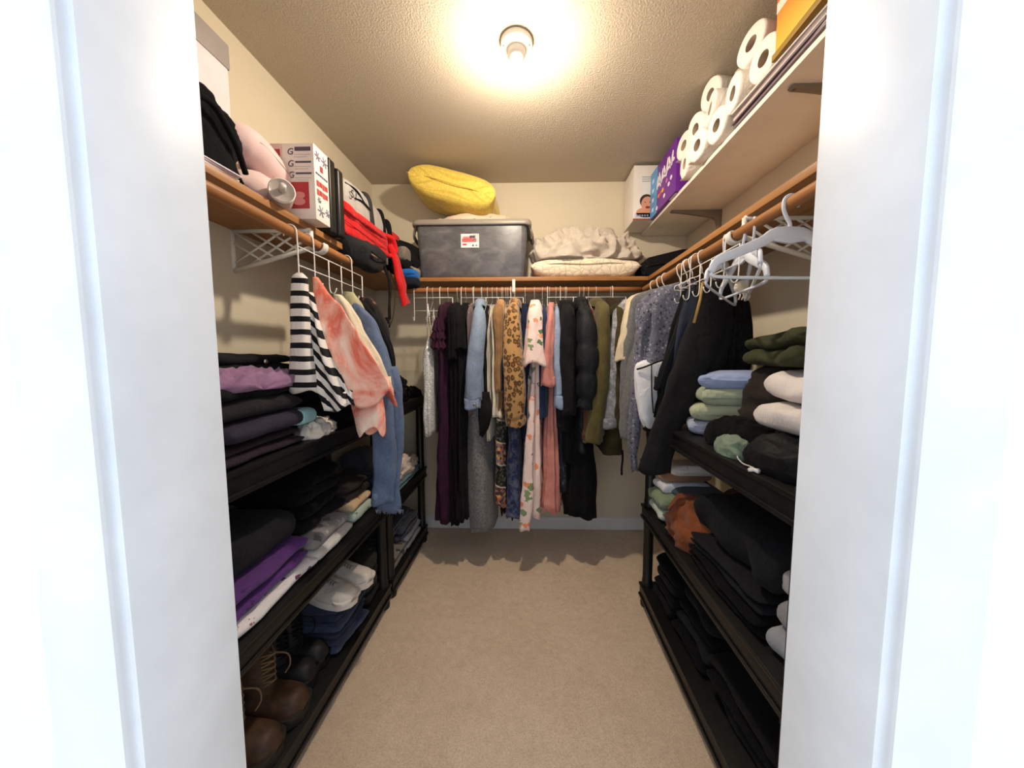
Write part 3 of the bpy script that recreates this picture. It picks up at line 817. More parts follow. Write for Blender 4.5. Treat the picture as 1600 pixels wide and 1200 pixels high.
# --- patchwork floral dress
g = rail('patchwork_dress', 'long black patchwork floral dress below the leopard jacket', 'dress', -0.168, -0.03, what='patchwork floral dress')
cloth_part('body', pat_patch(), g, [(-0.10, 0, 0, 0.05, 0.01), (-0.2, 0, 0, 0.15, 0.012), (-0.60, 0, -0.005, 0.165, 0.018), (-0.85, 0, -0.006, 0.18, 0.040), (-1.27, 0, -0.002, 0.19, 0.046)], seed=40, folds=4, famp=0.1, hem=0.02)
g = rail('black_fringe_scarf', 'black scarf with ragged fringe below the patchwork dress', 'scarf', -0.138, 0.0, what='black fringed scarf')
cloth_part('body', M2, g, [(-0.10, 0, 0, 0.04, 0.01), (-0.3, 0, 0, 0.10, 0.014), (-0.9, 0.01, 0, 0.12, 0.020), (-1.27, 0.01, 0.004, 0.13, 0.036)], seed=41, folds=6, famp=0.2)
for k in range(5): MB().tube(smooth_path([(0.06 + 0.015 * k, -0.034 + 0.017 * k, -1.25), (0.07 + 0.015 * k, -0.036 + 0.017 * k, -1.32), (0.065 + 0.015 * k, -0.038 + 0.017 * k, -1.385 + 0.02 * (k % 2))], 8), [0.011, 0.011, 0.011, 0.010, 0.010, 0.009, 0.007, 0.003], 7).build('fringe', M2, g, smooth=True)
# --- dark blue jeans
g = rail('dark_jeans', 'dark indigo jeans hanging under the leopard jacket', 'jeans', -0.095, -0.02, what='dark indigo jeans')
M = pat_denim((38, 48, 84), 'indigo', 0.5, 0.15)
for k, dx in ((0, 0.10), (1, -0.06)):
    cloth_part('leg', M, g, [(-0.62, dx * 0.4, 0, 0.08, 0.030), (-0.72, dx * 0.6, 0, 0.10, 0.036), (-1.0, dx, 0.002 + 0.004 * k, 0.085, 0.042), (-1.25, dx, 0.0, 0.085, 0.044), (-1.345, dx, 0.0, 0.085, 0.046)], seed=43 + k, folds=4, famp=0.1)
cloth_part('waist', M, g, [(-0.42, 0, 0, 0.17, 0.022), (-0.50, 0, 0, 0.18, 0.026), (-0.66, 0, 0, 0.17, 0.034)], seed=45, folds=3, famp=0.05, n=12)
# --- navy blouse
g = rail('navy_blouse', 'dark navy blouse between leopard jacket and pink floral kimono', 'blouse', -0.034, 0.02, what='dark navy blouse')
cloth_part('body', cloth((34, 42, 62), 0.2), g, body_rows(0.80, 0.19, 0.19, 0.022, 0.022, 0.024, top=-0.085), seed=47)
cloth_part('sleeve', cloth((30, 38, 58), 0.2), g, sleeve_rows(0.19, 0.195, -0.12, -0.50, 0.035, 0.03, 0.02, 0.022), seed=48)
# --- pink floral kimono
M = pat_floral((240, 214, 206), [(238, 150, 104), (128, 148, 104), (240, 214, 206), (236, 160, 120), (94, 118, 84), (240, 214, 206)], 19, 'pink_floral', 0.36)
g = rail('floral_kimono', 'long pale pink kimono with orange flowers hanging on the back rod', 'kimono', 0.022, 0.0, what='pale pink floral kimono')
cloth_part('body', M, g, [(-0.085, 0, 0, 0.05, 0.012), (-0.14, 0, 0, 0.19, 0.030), (-0.45, 0, 0.0, 0.20, 0.036), (-0.75, 0, -0.006, 0.20, 0.046), (-1.05, 0, -0.010, 0.205, 0.056), (-1.33, 0, -0.014, 0.21, 0.070)], seed=50, folds=8, famp=0.2, hem=0.02)
cloth_part('sleeve', M, g, [(-0.09, 0.17, 0.0, 0.03, 0.020), (-0.16, 0.215, 0.0, 0.05, 0.038), (-0.28, 0.235, 0.002, 0.055, 0.046), (-0.445, 0.235, 0.004, 0.06, 0.058)], seed=51, folds=5, famp=0.14, hem=0.014)
cloth_part('front_panel', M, g, [(-0.55, 0.205, -0.01, 0.02, 0.014), (-0.8, 0.215, -0.02, 0.024, 0.020), (-1.1, 0.22, -0.034, 0.026, 0.026), (-1.385, 0.225, -0.050, 0.028, 0.032)], seed=52, folds=3, famp=0.12)
# --- navy tee
g = rail('navy_shirt', 'navy blue shirt right of the pink floral kimono', 'shirt', 0.070, -0.02, what='navy blue shirt')
M = cloth((36, 52, 84), 0.15)
cloth_part('body', M, g, body_rows(0.66, 0.195, 0.20, 0.028, 0.036, 0.042, top=-0.09), seed=54, folds=5)
cloth_part('sleeve', M, g, sleeve_rows(0.195, 0.21, -0.13, -0.36, 0.04, 0.045, 0.024, 0.03), seed=55)
# --- coral dress
g = rail('coral_dress', 'coral pink pleated dress hanging right of the floral kimono', 'dress', 0.112, 0.02, what='coral pink dress')
M = cloth((206, 136, 126), 0.12)
cloth_part('body', M, g, [(-0.095, 0, 0, 0.05, 0.012), (-0.15, 0, 0, 0.18, 0.016), (-0.50, 0, 0.004, 0.165, 0.018), (-0.70, 0, 0.0, 0.17, 0.034), (-1.0, 0, 0.008, 0.19, 0.050), (-1.30, 0, 0.012, 0.20, 0.062)], seed=57, folds=11, famp=0.22)
cloth_part('sleeve', M, g, [(-0.10, 0.16, 0, 0.02, 0.012), (-0.17, 0.205, -0.006, 0.04, 0.020), (-0.35, 0.225, -0.018, 0.05, 0.028), (-0.56, 0.23, -0.024, 0.055, 0.038)], seed=58, folds=4)
# --- pale blue denim sleeve shirt
g = rail('pale_denim_shirt', 'pale blue denim shirt with narrow sleeve beside the coral dress', 'shirt', 0.152, 0.0, what='pale blue denim shirt')
M = pat_denim((142, 158, 184), 'pale_denim', 0.18)
cloth_part('body', M, g, body_rows(0.58, 0.185, 0.185, 0.016, 0.018, 0.02, top=-0.10), seed=60)
cloth_part('sleeve', M, g, [(-0.13, 0.17, -0.004, 0.02, 0.012), (-0.20, 0.205, -0.006, 0.036, 0.018), (-0.42, 0.22, 0.0, 0.036, 0.027), (-0.62, 0.222, 0.006, 0.036, 0.030)], seed=61, folds=3, famp=0.06)
cloth_part('cuff', M, g, [(-0.615, 0.222, 0.006, 0.037, 0.031), (-0.64, 0.222, 0.007, 0.038, 0.032), (-0.685, 0.222, 0.007, 0.037, 0.031)], seed=62, n=8, famp=0.03)
# --- black jackets
M = cloth((30, 30, 32), 0.2)
g = rail('black_jacket', 'black jacket with long sleeve right of the pale denim shirt', 'jacket', 0.208, -0.02, what='black jacket')
cloth_part('body', M, g, body_rows(0.74, 0.205, 0.20, 0.040, 0.046, 0.048, top=-0.085), seed=64, folds=4, famp=0.1)
cloth_part('sleeve', M, g, [(-0.11, 0.18, 0, 0.03, 0.02), (-0.18, 0.22, 0.0, 0.052, 0.036), (-0.45, 0.235, 0.004, 0.05, 0.040), (-0.72, 0.235, 0.008, 0.046, 0.040)], seed=65, folds=4)
cloth_part('hood', M, g, [(-0.07, 0.02, 0, 0.06, 0.03), (-0.10, 0.05, 0.004, 0.11, 0.042), (-0.16, 0.08, 0.006, 0.10, 0.040)], seed=66, n=12)
g = rail('puffer_coat', 'black quilted puffer coat near the right end of the back rod', 'coat', 0.292, 0.02, what='black puffer coat')
M = cloth((31, 32, 36), 0.12, 300, 0.6, 0.05, 0.3)
cloth_part('body', M, g, body_rows(0.86, 0.205, 0.20, 0.042, 0.052, 0.052, top=-0.085), seed=68, folds=3, famp=0.06, quilt=0.145, n=60)
cloth_part('sleeve', M, g, [(-0.11, 0.17, 0, 0.03, 0.026), (-0.18, 0.215, 0.0, 0.06, 0.046), (-0.36, 0.24, 0.010, 0.072, 0.064), (-0.55, 0.245, 0.010, 0.070, 0.064), (-0.68, 0.24, 0.0, 0.055, 0.050)], seed=69, folds=3, famp=0.05, quilt=0.15, n=60, wr=0.006)
cloth_part('collar', M, g, [(-0.055, 0.03, 0, 0.06, 0.032), (-0.085, 0.05, 0, 0.10, 0.040), (-0.13, 0.06, 0, 0.11, 0.042)], seed=70, n=10)
# --- long black dress and trousers below the coats
g = rail('long_black_skirt', 'wide long black skirt showing below the puffer coat', 'skirt', 0.318, 0.0, what='wide long black skirt')
cloth_part('body', cloth((20, 20, 21), 0.15), g, [(-0.12, 0, 0, 0.05, 0.01), (-0.2, 0, 0, 0.14, 0.014), (-0.60, 0, -0.005, 0.155, 0.045), (-0.9, 0, -0.01, 0.175, 0.074), (-1.342, 0, -0.012, 0.19, 0.098)], seed=72, folds=9, famp=0.13, hem=0.012)
g = rail('black_trousers', 'slim black trousers hanging beside the coral dress hem', 'trousers', 0.215, 0.0, what='slim black trousers')
for k, dx in ((0, 0.08), (1, -0.06)):
    cloth_part('leg', M2, g, [(-0.50, dx * 0.5, 0, 0.08, 0.03), (-0.75, dx, 0, 0.085, 0.034), (-1.02, dx, 0.006, 0.075, 0.032)], seed=73 + k, folds=4)
g = rail('navy_print_dress', 'dark dress with grey floral print behind the black trousers', 'dress', 0.178, 0.0, what='dark grey floral dress')
cloth_part('body', pat_floral((34, 38, 48), [(70, 78, 96), (34, 38, 48), (96, 102, 112)], 30, 'dark_floral', 0.35), g, [(-0.12, 0, 0, 0.05, 0.01), (-0.2, -0.02, 0, 0.14, 0.012), (-0.7, -0.02, 0, 0.15, 0.02), (-1.21, -0.03, 0.012, 0.16, 0.034)], seed=76, folds=5)
# --- rust top, olive jackets
g = rail('rust_cardigan', 'rust brown long cardigan edge left of the olive jacket', 'cardigan', 0.346, 0.0, what='rust brown cardigan')
cloth_part('body', cloth((104, 66, 40), 0.15), g, body_rows(0.78, 0.19, 0.20, 0.018, 0.020, 0.024, top=-0.095), seed=78)
cloth_part('sleeve', cloth((98, 62, 38), 0.15), g, [(-0.15, 0.17, -0.01, 0.02, 0.012), (-0.22, 0.20, -0.012, 0.036, 0.020), (-0.5, 0.215, -0.02, 0.034, 0.020), (-0.86, 0.21, -0.026, 0.034, 0.026)], seed=79)
M = cloth((92, 82, 48), 0.15)
g = rail('olive_jacket', 'olive green jacket with long sleeve at the right end of the back rod', 'jacket', 0.392, 0.0, what='olive green jacket')
cloth_part('body', M, g, body_rows(0.78, 0.20, 0.195, 0.034, 0.040, 0.042, top=-0.075), seed=81, folds=4, famp=0.1)
cloth_part('sleeve', M, g, [(-0.10, 0.17, 0, 0.03, 0.022), (-0.17, 0.215, 0.0, 0.052, 0.038), (-0.45, 0.235, -0.010, 0.052, 0.048), (-0.75, 0.235, -0.036, 0.052, 0.056), (-0.875, 0.23, -0.044, 0.046, 0.056)], seed=82, folds=3, famp=0.08, wr=0.008)
cloth_part('collar', M, g, [(-0.055, 0.02, 0, 0.05, 0.028), (-0.08, 0.04, 0, 0.09, 0.036), (-0.12, 0.05, 0, 0.10, 0.038)], seed=83, n=10)
M = cloth((66, 58, 38), 0.2)
g = rail('olive_parka', 'darker olive parka with drawstring hem beside the grey denim jacket', 'parka', 0.478, 0.02, what='darker olive parka')
cloth_part('body', M, g, body_rows(0.89, 0.20, 0.20, 0.036, 0.048, 0.066, top=-0.075), seed=85, folds=4, famp=0.12)
cloth_part('sleeve', M, g, [(-0.11, 0.17, 0, 0.03, 0.02), (-0.18, 0.21, 0.0, 0.045, 0.034), (-0.45, 0.225, 0.0, 0.045, 0.036), (-0.80, 0.22, -0.004, 0.042, 0.036)], seed=86, folds=3)
cloth_part('hood', cloth((58, 48, 34), 0.2), g, [(-0.06, 0.02, 0.0, 0.05, 0.024), (-0.10, 0.06, 0.006, 0.10, 0.036), (-0.20, 0.10, 0.01, 0.08, 0.036), (-0.28, 0.12, 0.01, 0.05, 0.02)], seed=87, n=14)
MB().tube(smooth_path([(0.19, 0.04, -0.93), (0.195, 0.042, -0.98), (0.193, 0.038, -1.03), (0.19, 0.04, -1.075)], 10), 0.006, 7).build('drawstring', M2, g, smooth=True)
# ================================================================== clothes on the left rod
def band_vf(path, w, th):
    P = np.array(path, float); T = np.gradient(P, axis=0); T /= np.linalg.norm(T, axis=1)[:, None]
    N = np.stack([-T[:, 2], np.zeros(len(P)), T[:, 0]], 1); w = np.full(len(P), w) if np.isscalar(w) else np.array(w)
    rings = []
    for p, n_, ww in zip(P, N, w):
        a, b = ww / 2, th / 2; c = min(a, b) * 0.5
        q = [(-a, -b + c), (-a + c, -b), (a - c, -b), (a, -b + c), (a, b - c), (a - c, b), (-a + c, b), (-a, b - c)]
        rings.append([p + n_ * u + np.array([0, v, 0]) for u, v in q])
    return loft_vf(np.array(rings))
GL = 'clothes on the left wire rack'
wire_rack('white wire rack hooked on the left rod above the striped top', (RLX, 1.125, RZ), 0, 6, 0.085, tall=0.060)
def free(name, label, cat, loc, group, rz=0.0):
    return thing(name, label, cat, loc, rz, group)
def strip(parent, name, mat, pts, **kw):
    """pts in world coordinates: (z, x, y, hw, ht)"""
    lx, ly, lz = parent.location
    c, s = math.cos(-parent.rotation_euler.z), math.sin(-parent.rotation_euler.z)
    rows = []
    for (z, x, y, hw, ht) in pts:
        dx, dy = x - lx, y - ly
        rows.append((z - lz, dx * c - dy * s, dx * s + dy * c, hw, ht))
    return cloth_part(name, mat, parent, rows, **kw)
M_str = pat_stripes((22, 21, 24), (228, 222, 216), 0.0415, 0.42, 'black_white_stripes', phase=0.018)
M_str2 = pat_stripes((22, 21, 24), (228, 222, 216), 0.040, 0.45, 'black_white_slanted_stripes', shear=1.1)
g = free('striped_top', 'black and white striped top at the near end of the left wire rack', 'top', (-0.741, 1.12, 1.515), GL)
strip(g, 'sleeve', M_str, [(1.522, -0.742, 1.115, 0.014, 0.010), (1.50, -0.740, 1.115, 0.023, 0.018), (1.40, -0.734, 1.10, 0.028, 0.020), (1.27, -0.730, 1.09, 0.032, 0.024), (1.148, -0.726, 1.085, 0.046, 0.026)], seed=101, folds=3, famp=0.08, wr=0.003)
strip(g, 'body', M_str2, [(1.47, -0.728, 1.15, 0.010, 0.02), (1.40, -0.716, 1.16, 0.020, 0.04), (1.30, -0.692, 1.165, 0.030, 0.06), (1.18, -0.660, 1.165, 0.042, 0.07), (1.09, -0.632, 1.16, 0.052, 0.07)], seed=102, folds=7, famp=0.22, wr=0.008, hem=0.012)
strip(g, 'neck_band', cloth((225, 220, 214), 0.06), [(1.527, -0.742, 1.113, 0.012, 0.010), (1.523, -0.741, 1.113, 0.015, 0.012), (1.517, -0.741, 1.113, 0.018, 0.014)], seed=103, n=6, famp=0.03)
g = free('black_camisole', 'short black camisole hanging between striped top and coral shirt', 'camisole', (-0.75, 1.26, 1.50), GL)
strip(g, 'body', cloth((22, 21, 23), 0.2), [(1.47, -0.75, 1.26, 0.02, 0.02), (1.40, -0.752, 1.26, 0.036, 0.05), (1.25, -0.746, 1.26, 0.042, 0.06)], seed=104)
for sx in (-1, 1): MB().tube([(sx * 0.004, 0, 0.0), (sx * 0.016, 0, -0.05)], 0.002, 5).build('strap', cloth((22, 21, 23)), g, smooth=True)
M_td = pat_tiedye()
g = free('tie_dye_shirt', 'coral and cream tie dye shirt draped toward the aisle on the left', 'shirt', (-0.735, 1.20, 1.515), GL)
strip(g, 'front_panel', M_td, [(1.525, -0.722, 1.17, 0.008, 0.008), (1.47, -0.702, 1.165, 0.024, 0.018), (1.40, -0.674, 1.165, 0.042, 0.024), (1.30, -0.630, 1.165, 0.060, 0.028), (1.20, -0.580, 1.165, 0.078, 0.028), (1.115, -0.548, 1.165, 0.086, 0.026)], seed=105, folds=4, famp=0.22, wav=0.008, kx=40, wr=0.005, hem=0.03, sq=0.7)
strip(g, 'back_panel', M_td, [(1.25, -0.612, 1.225, 0.05, 0.02), (1.15, -0.592, 1.215, 0.056, 0.024), (1.06, -0.574, 1.205, 0.054, 0.026), (0.995, -0.566, 1.20, 0.048, 0.024)], seed=106, folds=3, famp=0.2, wr=0.006, hem=0.02)
g = free('cream_shirt', 'cream button shirt edge just behind the coral tie dye shirt', 'shirt', (-0.73, 1.30, 1.50), GL)
strip(g, 'body', cloth((220, 208, 182), 0.08), [(1.49, -0.722, 1.30, 0.012, 0.012), (1.44, -0.702, 1.30, 0.030, 0.02), (1.34, -0.668, 1.30, 0.048, 0.026), (1.22, -0.620, 1.30, 0.058, 0.028), (1.13, -0.590, 1.30, 0.060, 0.028)], seed=107, folds=5, famp=0.15)
g = free('sage_shirt', 'pale sage shirt shoulder behind the cream shirt on the left rack', 'shirt', (-0.74, 1.39, 1.50), GL)
strip(g, 'body', cloth((170, 164, 128), 0.1), [(1.515, -0.728, 1.39, 0.014, 0.012), (1.46, -0.712, 1.39, 0.034, 0.02), (1.34, -0.685, 1.39, 0.05, 0.024), (1.22, -0.665, 1.39, 0.05, 0.024)], seed=108)
M_j = pat_denim((90, 105, 132), 'mid_denim', 0.3)
g = free('blue_jeans', 'blue denim jeans with a frayed hem hanging over the left rack', 'jeans', (-0.72, 1.36, 1.50), GL)
strip(g, 'waist', M_j, [(1.47, -0.700, 1.375, 0.022, 0.014), (1.40, -0.662, 1.37, 0.05, 0.024), (1.28, -0.628, 1.365, 0.058, 0.028), (1.12, -0.592, 1.36, 0.056, 0.03)], seed=109, folds=3, famp=0.1)
strip(g, 'leg', M_j, [(1.22, -0.612, 1.335, 0.046, 0.024), (1.10, -0.584, 1.325, 0.044, 0.026), (0.95, -0.575, 1.315, 0.044, 0.026), (0.80, -0.574, 1.31, 0.038, 0.024), (0.69, -0.580, 1.305, 0.040, 0.022)], seed=110, folds=3, famp=0.1, hem=0.008)
strip(g, 'leg', M_j, [(1.22, -0.588, 1.375, 0.05, 0.024), (1.10, -0.565, 1.365, 0.050, 0.026), (0.95, -0.558, 1.355, 0.050, 0.024), (0.78, -0.566, 1.35, 0.046, 0.022), (0.640, -0.568, 1.345, 0.050, 0.020)], seed=111, folds=3, famp=0.1, hem=0.008)
rs = np.random.RandomState(3); mb = MB()
for k in range(26):
    x = -0.572 + 0.056 * (k / 12.5 - 1) - g.location[0] + 0.006; y = 1.345 - g.location[1] - 0.017; z = 0.643 - 1.50
    mb.tube([(x, y, z + 0.006), (x + rs.randn() * 0.003, y, z - 0.006 - 0.012 * rs.rand())], 0.0007, 4)
mb.build('frayed_hem', cloth((170, 184, 206)), g, smooth=True)
M_df = pat_floral((36, 32, 32), [(120, 88, 62), (36, 32, 32), (96, 60, 54), (110, 104, 84)], 34, 'dark_autumn_floral', 0.3)
g = free('dark_floral_blouse', 'dark floral blouse at the far end of the left wire rack', 'blouse', (-0.74, 1.53, 1.50), GL)
strip(g, 'body', M_df, [(1.52, -0.735, 1.54, 0.02, 0.014), (1.47, -0.72, 1.54, 0.05, 0.024), (1.38, -0.70, 1.54, 0.062, 0.028), (1.22, -0.685, 1.54, 0.062, 0.03), (1.08, -0.68, 1.54, 0.06, 0.03)], seed=112)
g = free('black_cardigan', 'black cardigan hanging behind the jeans at the far end of left rack', 'cardigan', (-0.73, 1.47, 1.50), GL)
strip(g, 'body', cloth((26, 26, 28), 0.2), [(1.48, -0.712, 1.475, 0.02, 0.014), (1.40, -0.675, 1.475, 0.04, 0.022), (1.25, -0.645, 1.475, 0.055, 0.026), (1.04, -0.64, 1.475, 0.05, 0.026)], seed=113)

# ================================================================== clothes and hangers on the right rod
GR = 'clothes on the right rod'
M_blk_cloth = cloth((24, 24, 26), 0.18)
def rwire(y, what, dz=0.0): wire_hanger('hanger on the right rod carrying the ' + what, (RRX, y, RZ + dz), 0.0, 0.055, 0.03, mat=M_wire2, s=-1, group='hangers on the right rod', r=0.0022)
g = free('grey_denim_jacket', 'washed grey denim jacket at the far end of the right rod', 'jacket', (0.66, 1.97, 1.60), GR); rwire(1.97, 'washed grey denim jacket')
M = pat_denim((122, 122, 126), 'grey_denim', 0.25, 0.45)
strip(g, 'body', M, [(1.60, 0.66, 1.97, 0.05, 0.02), (1.565, 0.64, 1.97, 0.13, 0.04), (1.50, 0.63, 1.97, 0.17, 0.05), (1.20, 0.62, 1.97, 0.17, 0.05), (0.98, 0.61, 1.97, 0.16, 0.05)], seed=121, folds=5)
strip(g, 'sleeve', M, [(1.57, 0.53, 1.94, 0.03, 0.03), (1.50, 0.500, 1.93, 0.050, 0.045), (1.30, 0.478, 1.92, 0.054, 0.046), (1.08, 0.446, 1.915, 0.052, 0.046), (0.915, 0.432, 1.91, 0.050, 0.044)], seed=122, folds=4, famp=0.12, wr=0.008)
strip(g, 'cuff', M, [(0.925, 0.432, 1.91, 0.051, 0.046), (0.905, 0.432, 1.91, 0.053, 0.048), (0.868, 0.436, 1.91, 0.051, 0.046)], seed=123, n=8, famp=0.03)
g = free('cream_hoodie', 'cream ribbed hoodie sleeve on the right rod', 'hoodie', (0.66, 1.87, 1.60), GR); rwire(1.87, 'cream ribbed hoodie')
M = cloth((214, 198, 168), 0.1)
strip(g, 'body', M, [(1.605, 0.66, 1.88, 0.05, 0.02), (1.57, 0.65, 1.88, 0.13, 0.03), (1.50, 0.65, 1.88, 0.15, 0.04), (1.1, 0.64, 1.88, 0.15, 0.04)], seed=124)
strip(g, 'sleeve', M, [(1.58, 0.56, 1.86, 0.02, 0.02), (1.51, 0.535, 1.85, 0.038, 0.035), (1.38, 0.515, 1.845, 0.042, 0.038), (1.235, 0.492, 1.84, 0.044, 0.036)], seed=125, folds=8, famp=0.12)
g = free('grey_sweater', 'grey knit sweater with hanging sleeve on the right rod', 'sweater', (0.66, 1.80, 1.60), GR); rwire(1.80, 'grey knit sweater')
M = cloth((108, 108, 110), 0.15, 500, mottle=1)
strip(g, 'body', M, [(1.60, 0.66, 1.80, 0.05, 0.02), (1.56, 0.65, 1.80, 0.13, 0.03), (1.48, 0.65, 1.80, 0.15, 0.035), (1.15, 0.60, 1.80, 0.13, 0.035), (0.98, 0.58, 1.80, 0.11, 0.035)], seed=126)
strip(g, 'sleeve', M, [(1.50, 0.58, 1.79, 0.02, 0.02), (1.42, 0.568, 1.78, 0.032, 0.035), (1.20, 0.532, 1.77, 0.042, 0.038), (0.95, 0.508, 1.765, 0.048, 0.036), (0.84, 0.514, 1.76, 0.044, 0.034)], seed=127, folds=4, famp=0.12)
M_lav = pat_floral((104, 104, 118), [(58, 57, 70), (160, 160, 174), (44, 43, 54), (134, 134, 148)], 68, 'lavender_floral', 0.36, (58, 57, 70))
g = free('floral_blouse', 'grey lavender floral blouse with wide shoulder on the right rod', 'blouse', (0.68, 1.62, 1.60), GR); rwire(1.62, 'grey lavender floral blouse')
strip(g, 'body', M_lav, [(1.595, 0.70, 1.62, 0.04, 0.02), (1.565, 0.67, 1.62, 0.10, 0.03), (1.49, 0.62, 1.62, 0.13, 0.04), (1.35, 0.60, 1.61, 0.115, 0.045), (1.20, 0.565, 1.60, 0.085, 0.045)], seed=128, folds=6, famp=0.18)
strip(g, 'sleeve', M_lav, [(1.50, 0.53, 1.60, 0.02, 0.02), (1.42, 0.515, 1.60, 0.03, 0.03), (1.2, 0.498, 1.60, 0.034, 0.034), (0.92, 0.486, 1.61, 0.026, 0.03), (0.72, 0.494, 1.62, 0.012, 0.018)], seed=129, folds=5, famp=0.2)
g = free('white_athletic_top', 'white top with black piping draped below the floral blouse', 'top', (0.62, 1.50, 1.60), GR)
M_wt = cloth((222, 222, 226), 0.06)
strip(g, 'body', M_wt, [(1.244, 0.551, 1.581, 0.052, 0.016), (1.208, 0.536, 1.570, 0.064, 0.022), (1.094, 0.528, 1.560, 0.054, 0.024), (0.990, 0.528, 1.555, 0.037, 0.020), (0.943, 0.536, 1.555, 0.025, 0.014)], seed=130, folds=3, famp=0.12)
lx, ly, lz = g.location
MB().tube(smooth_path([(0.470 - lx, 1.544 - ly, 1.203 - lz), (0.499 - lx, 1.534 - ly, 1.213 - lz), (0.551 - lx, 1.534 - ly, 1.234 - lz), (0.603 - lx, 1.544 - ly, 1.250 - lz)], 12), 0.0042, 6).build('piping', M_blk_cloth, g, smooth=True)
MB().tube(smooth_path([(0.530 - lx, 1.529 - ly, 1.224 - lz), (0.532 - lx, 1.525 - ly, 1.114 - lz), (0.543 - lx, 1.527 - ly, 1.010 - lz)], 10), 0.0025, 6).build('piping', M_blk_cloth, g, smooth=True)
g = free('black_belt_dress', 'black dress with ribbed belt end hanging on the right rod', 'dress', (0.69, 1.55, 1.60), GR); rwire(1.55, 'black belted dress')
strip(g, 'body', M_blk_cloth, [(1.578, 0.716, 1.558, 0.032, 0.016), (1.493, 0.700, 1.558, 0.048, 0.020), (1.302, 0.657, 1.548, 0.053, 0.025), (1.10, 0.612, 1.548, 0.053, 0.025), (0.985, 0.600, 1.552, 0.053, 0.025)], seed=131)
strip(g, 'belt', cloth((32, 32, 34), 0.2, 200), [(1.536, 0.678, 1.505, 0.011, 0.006), (1.366, 0.620, 1.484, 0.014, 0.007), (1.196, 0.562, 1.473, 0.019, 0.009), (1.122, 0.543, 1.473, 0.021, 0.010)], seed=132, folds=6, famp=0.08, n=18)
g = free('navy_coat', 'dark navy hooded coat between floral blouse and black trousers', 'coat', (0.70, 1.50, 1.60), GR); rwire(1.50, 'dark navy hooded coat')
M = cloth((46, 50, 64), 0.18)
strip(g, 'body', M, [(1.576, 0.717, 1.498, 0.037, 0.020), (1.517, 0.712, 1.498, 0.059, 0.025), (1.356, 0.679, 1.487, 0.062, 0.030), (1.142, 0.642, 1.487, 0.059, 0.030), (0.985, 0.630, 1.487, 0.054, 0.030)], seed=133, folds=5, famp=0.16)
MB().tube(smooth_path([(-0.012, -0.036, -0.06), (-0.022, -0.042, -0.15), (-0.04, -0.045, -0.22), (-0.046, -0.045, -0.25)], 12), 0.0028, 6).build('drawcord', cloth((60, 64, 78)), g, smooth=True)
g = free('black_slacks', 'long black trousers leaning out over the right rack', 'trousers', (0.70, 1.42, 1.58), GR); rwire(1.42, 'long black trousers', 0)
M = cloth((32, 31, 32), 0.12, 700)
strip(g, 'leg', M, [(1.538, 0.719, 1.417, 0.060, 0.020), (1.434, 0.714, 1.417, 0.068, 0.028), (1.249, 0.660, 1.406, 0.070, 0.030), (1.10, 0.602, 1.401, 0.066, 0.030), (0.95, 0.546, 1.396, 0.060, 0.030), (0.791, 0.503, 1.392, 0.064, 0.030)], seed=134, folds=3, famp=0.14, sq=0.7)
strip(g, 'leg', M, [(1.543, 0.763, 1.444, 0.044, 0.020), (1.434, 0.768, 1.444, 0.050, 0.028), (1.249, 0.736, 1.444, 0.068, 0.030), (1.10, 0.665, 1.439, 0.062, 0.030), (0.985, 0.625, 1.436, 0.056, 0.028)], seed=135, folds=3, famp=0.14, sq=0.7)
strip(g, 'waistband', M, [(1.560, 0.728, 1.430, 0.063, 0.020), (1.543, 0.728, 1.430, 0.070, 0.026), (1.516, 0.728, 1.430, 0.072, 0.028)], seed=136, n=8, famp=0.03)
g = free('mustard_ribbon', 'thin mustard ribbon hanging beside the black trousers', 'ribbon', (0.668, 1.385, 1.58), GR)
V, F = band_vf([(0, 0, -0.03), (-0.010, -0.004, -0.10), (-0.034, -0.012, -0.19)], 0.010, 0.002); build('band', V, F, cloth((196, 160, 96), 0.15), g)
g = free('black_lacy_blouse', 'black lacy blouse hanging behind the black trousers on the right', 'blouse', (0.80, 1.46, 1.56), GR)
strip(g, 'body', cloth((26, 25, 26), 0.4, 200, mottle=1), [(1.538, 0.819, 1.455, 0.021, 0.012), (1.474, 0.840, 1.455, 0.048, 0.020), (1.303, 0.845, 1.455, 0.054, 0.030), (1.089, 0.829, 1.455, 0.048, 0.030)], seed=138, folds=8, famp=0.25)

wire_rack('white wire rack on the right rod above the black trousers', (RRX, 1.56, RZ), PI, 6, 0.085, tall=0.060)

